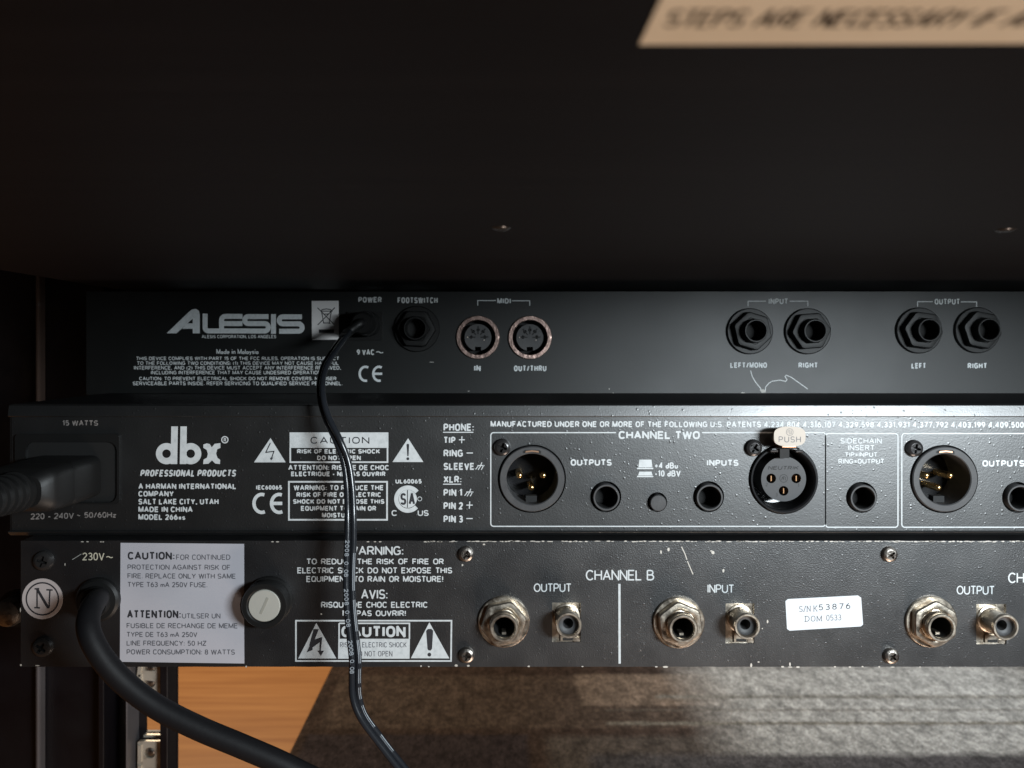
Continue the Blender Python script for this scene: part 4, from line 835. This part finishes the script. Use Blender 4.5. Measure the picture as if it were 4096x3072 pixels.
    for px, py, a, b in ((985, 2666, 4, 4), (1684, 2664, 4, 4), (1715, 2666, 4, 3), (1825, 2662, 8, 5), (1873, 2663, 7, 5), (2115, 2665, 6, 4), (2330, 2666, 5, 3), (2625, 2667, 6, 3), (2662, 2667, 12, 5), (3005, 2661, 5, 9), (3034, 2648, 5, 3), (3160, 2657, 4, 8), (3130, 2667, 8, 4), (3160, 2668, 10, 3), (3192, 2668, 9, 4), (3340, 2667, 6, 3), (3400, 2668, 7, 3), (3450, 2666, 4, 3), (3517, 2667, 5, 3), (3570, 2668, 10, 2), (3680, 2668, 5, 2), (3800, 2668, 5, 2), (84, 2660, 4, 5), (150, 2662, 10, 3), (82, 2440, 2, 10), (260, 2258, 2, 6),
                         (2644, 2208, 4, 9), (2674, 2198, 6, 9), (2852, 2210, 7, 8), (2846, 2204, 7, 3), (2894, 2282, 5, 9), (3070, 2486, 4, 8), (3049, 2514, 3, 3), (1936, 2178, 7, 4), (1850, 2260, 4, 6), (1285, 2456, 5, 3)): chip(px, py, a, b)
    ch.v = [(x, y+d, z) for x, y, z in ch.v]; part('bare_metal_chips', ch, M_CHIP, t, kind='stuff')
    f.lines(t4, [[(500, 148), (528, 205), (548, 262)], [(552, 275), (575, 330), (602, 392)]], 8, M_CHIP, 'scratch', .03)
    f.lines(t1, [[(640, 262), (720, 212)]], 5, M_SCR, 'scratch', .03)
    # --- strain relief of the mains cable
    c = f.p(398, 2395); h = holder('strain_relief', t, (c[0], d, c[1]))
    lpart('grommet', 'grom', lambda m: m.lathe([(7.4, 0), (7.4, 1.6), (6.6, 2.4), (5.2, 2.6), (5.0, 5.5), (3.6, 5.6)], 32), M_BLK, h)
low_unit()

# ================================================================ CABLES
def spline(pts, n=10):
    P = [Vector(p) for p in pts]; out = []
    for i in range(len(P)-1):
        p0 = P[max(i-1, 0)]; p1 = P[i]; p2 = P[i+1]; p3 = P[min(i+2, len(P)-1)]
        for k in range(n):
            t = k/n; out.append(.5*((2*p1)+(p2-p0)*t+(2*p0-5*p1+4*p2-p3)*t*t+(3*p1-p0-3*p2+p3)*t**3))
    out.append(P[-1]); return out
def cables():
    # thick mains cable of the lowest unit
    path = [WS(*q) for q in ((396, 2393, 262), (385, 2402, 252), (362, 2440, 243), (352, 2500, 238), (372, 2570, 236), (430, 2660, 236), (520, 2750, 237), (640, 2835, 238), (800, 2915, 239), (980, 2990, 240), (1160, 3070, 241), (1400, 3200, 243), (1650, 3400, 246))]
    t = thing('mains_cable', 'thick round black mains cable curving down from the bottom unit beside the caution label', 'cable', path[-1])
    part('sheath', MB().tube(spline(path), 3.45, 24), M_CAB, t, True)
    # mains plug in the middle unit, pointing at the camera
    d = 266.0; zc = -43.2; t = thing('mains_plug', 'black mains plug with ribbed cord in the middle unit at the far left', 'plug', (-143, d-2, zc-7))
    def sect(y, w_, h_, r): return [(x-143.6, y, z+zc) for x, z in rrect(-w_/2, w_/2, -h_/2, h_/2, r, 4)]
    def loft(secs):
        mb = MB(); n = len(secs[0])
        for s in secs: mb.v += s
        for i in range(len(secs)-1): mb.f += [(i*n+k, i*n+(k+1) % n, (i+1)*n+(k+1) % n, (i+1)*n+k) for k in range(n)]
        mb.f.append(tuple(range((len(secs)-1)*n, len(secs)*n))); return mb
    part('body', loft([sect(d-1.1, 22.5, 14.2, 3), sect(d-16, 22.5, 14.2, 3), sect(d-17, 21.8, 13.6, 3), sect(d-18, 22.2, 14.0, 3), sect(d-26, 21.5, 13.8, 3.4), sect(d-28, 20, 12.6, 4), sect(d-30, 15, 10, 4)]), M_BLK, t, True)
    rs = MB(); y = d-29; pr = []
    for k in range(9):
        r = 6.3-.22*k; pr += [(r-.9, y), (r-.9, y-1.0), (r, y-1.2), (r, y-2.8), (r-.9, y-3.0)]; y -= 3.4
    rs.lathe([(r, -yy) for r, yy in pr], 28); rs.v = [(x-143.6, yy, z+zc) for x, yy, z in rs.v]
    part('ribbed_sleeve', rs, M_BLK, t, True)
    part('cord', MB().tube(spline([(-143.6, d-28, zc), (-143.6, d-60, zc), (-146, d-90, zc-3), (-156, d-120, zc-20), (-170, d-130, zc-70), (-180, d-120, zc-160)]), 3.4, 20), M_CAB, t, True)
    # thin twin lead with a barrel plug
    pl = WS(1434, 1299, 322)
    path = [WS(*q) for q in ((1398, 1322, 318), (1375, 1350, 306), (1335, 1405, 290), (1300, 1465, 276), (1284, 1530, 266), (1288, 1600, 259), (1312, 1680, 256), (1352, 1762, 254), (1384, 1850, 254), (1398, 1950, 253), (1402, 2060, 251), (1402, 2160, 250), (1398, 2260, 249), (1397, 2350, 248), (1402, 2450, 247), (1412, 2550, 246), (1421, 2640, 245), (1420, 2720, 245), (1424, 2790, 245), (1450, 2865, 245), (1510, 2950, 246), (1580, 3040, 247), (1680, 3160, 249), (1850, 3350, 252))]
    t = thing('adapter_lead', 'thin twin black adapter lead hanging from the power socket of the top unit', 'cable', path[-1])
    sp = spline(path, 8); m = len(sp)
    L1, L2, L3 = [], [], []; cum = 0
    for i, p in enumerate(sp):
        T = (sp[min(i+1, m-1)]-sp[max(i-1, 0)]).normalized(); view = p.normalized()
        side = T.cross(view).normalized(); nrm = side.cross(T).normalized()
        if nrm.dot(view) > 0: nrm = -nrm
        py = Y0-p.z*F/p.y
        ang = R(62) if py < 1650 else (R(62)*(1-(py-1650)/550) if py < 2200 else 0)
        if py > 2740: ang = -R(38)*min(1, (py-2740)/120)
        off = side*math.cos(ang)+nrm*math.sin(ang)
        L1.append(p-off*1.0); L2.append(p+off*1.0); L3.append((p, side, nrm, T, off))
    part('conductor', MB().tube(L1, 1.06, 14), M_CABT, t, True); part('conductor', MB().tube(L2, 1.06, 14), M_CABT, t, True)
    part('web', MB().tube(sp, .45, 8), M_CABT, t, True)
    # print along the left conductor and the grey stripe along the right one
    mb = MB(); n0 = int(m*.48); txt = '2008 0.08'; seq = []
    for cyc in range(3): seq += list(txt)+[' ']*3
    pos = n0*1.0
    def frame_at(q):
        i = max(1, min(m-2, int(q))); fr = q-i; p, s_, nr, T, off = L3[i]; p2 = L3[i+1][0]; return p.lerp(p2, fr), s_, nr, T, off
    step = (sp[n0+1]-sp[n0]).length
    for ch in seq:
        if pos > m*.93: break
        if ch != ' ':
            p, s_, nr, T, off = frame_at(pos)
            if s_.x < 0: s_ = -s_
            c = p-off*1.0*(1 if off.x > 0 else -1); 
            for k, st in enumerate(G[ch][1]):
                r = MB().ribbon([(x*1.9, y) for x, y in st], .2, 0, False)
                mb.add([tuple(c+nr*(1.08+.003*k)+T*(x*.9)+s_*((z-.5)*1.1)) for x, _, z in r.v], r.f)
        pos += 1.35/max(step, .1)
    part('printed_digits', mb, M_GREYC, t)
    mb = MB()
    segs = [(m*.50, m*.57), (m*.585, m*.64), (m*.655, m*.70), (m*.71, m*.745), (m*.755, m*.785), (m*.80, m*.85), (m*.87, m*.90)]
    for a, b in segs:
        v = []
        for q in range(int(a), int(b)+1):
            p, s_, nr, T, off = L3[q]; c = L2[q] if (L2[q]-L1[q]).x > 0 else L1[q]
            if s_.x < 0: s_ = -s_
            v += [tuple(c+nr*1.07+s_*.05), tuple(c+nr*.84+s_*.70)]
        k = len(v)//2; mb.add(v, [(2*i, 2*i+1, 2*i+3, 2*i+2) for i in range(k-1)])
    part('printed_stripe', mb, M_GREYC, t)
    # barrel plug: enters the socket from the front
    P = thing('barrel_plug', 'small black barrel plug pushed into the power socket of the top unit', 'plug', (pl.x, 334, pl.z-4))
    sx, sz = (1000+960/2.212-X0)*336/F, (Y0-(1100+442/2.212))*336/F
    b0 = Vector((-50.8, 334.0, sz+.2))
    part('barrel', MB().tube([b0, b0+Vector((-.3, -3.5, 0))], 2.75, 24), M_STEEL, P, True)
    part('grip', MB().tube([b0+Vector((-.1, -2.2, 0)), b0+Vector((-.2, -2.6, 0)), b0+Vector((-.6, -9, 0)), b0+Vector((-.7, -9.2, 0)), b0+Vector((-.8, -15, 0)), b0+Vector((-.9, -16, 0))], [5.0, 5.4, 5.3, 4.9, 4.8, 4.0], 30), M_BLK, P, True)
    e = b0+Vector((-.9, -15.5, 0))
    part('strain_tail', MB().tube(spline([e, e+Vector((-.6, -2.2, -.4)), path[0].lerp(path[1], .3), path[1]], 6), 1.9, 16), M_BLK, P, True)
    del cum
cables()
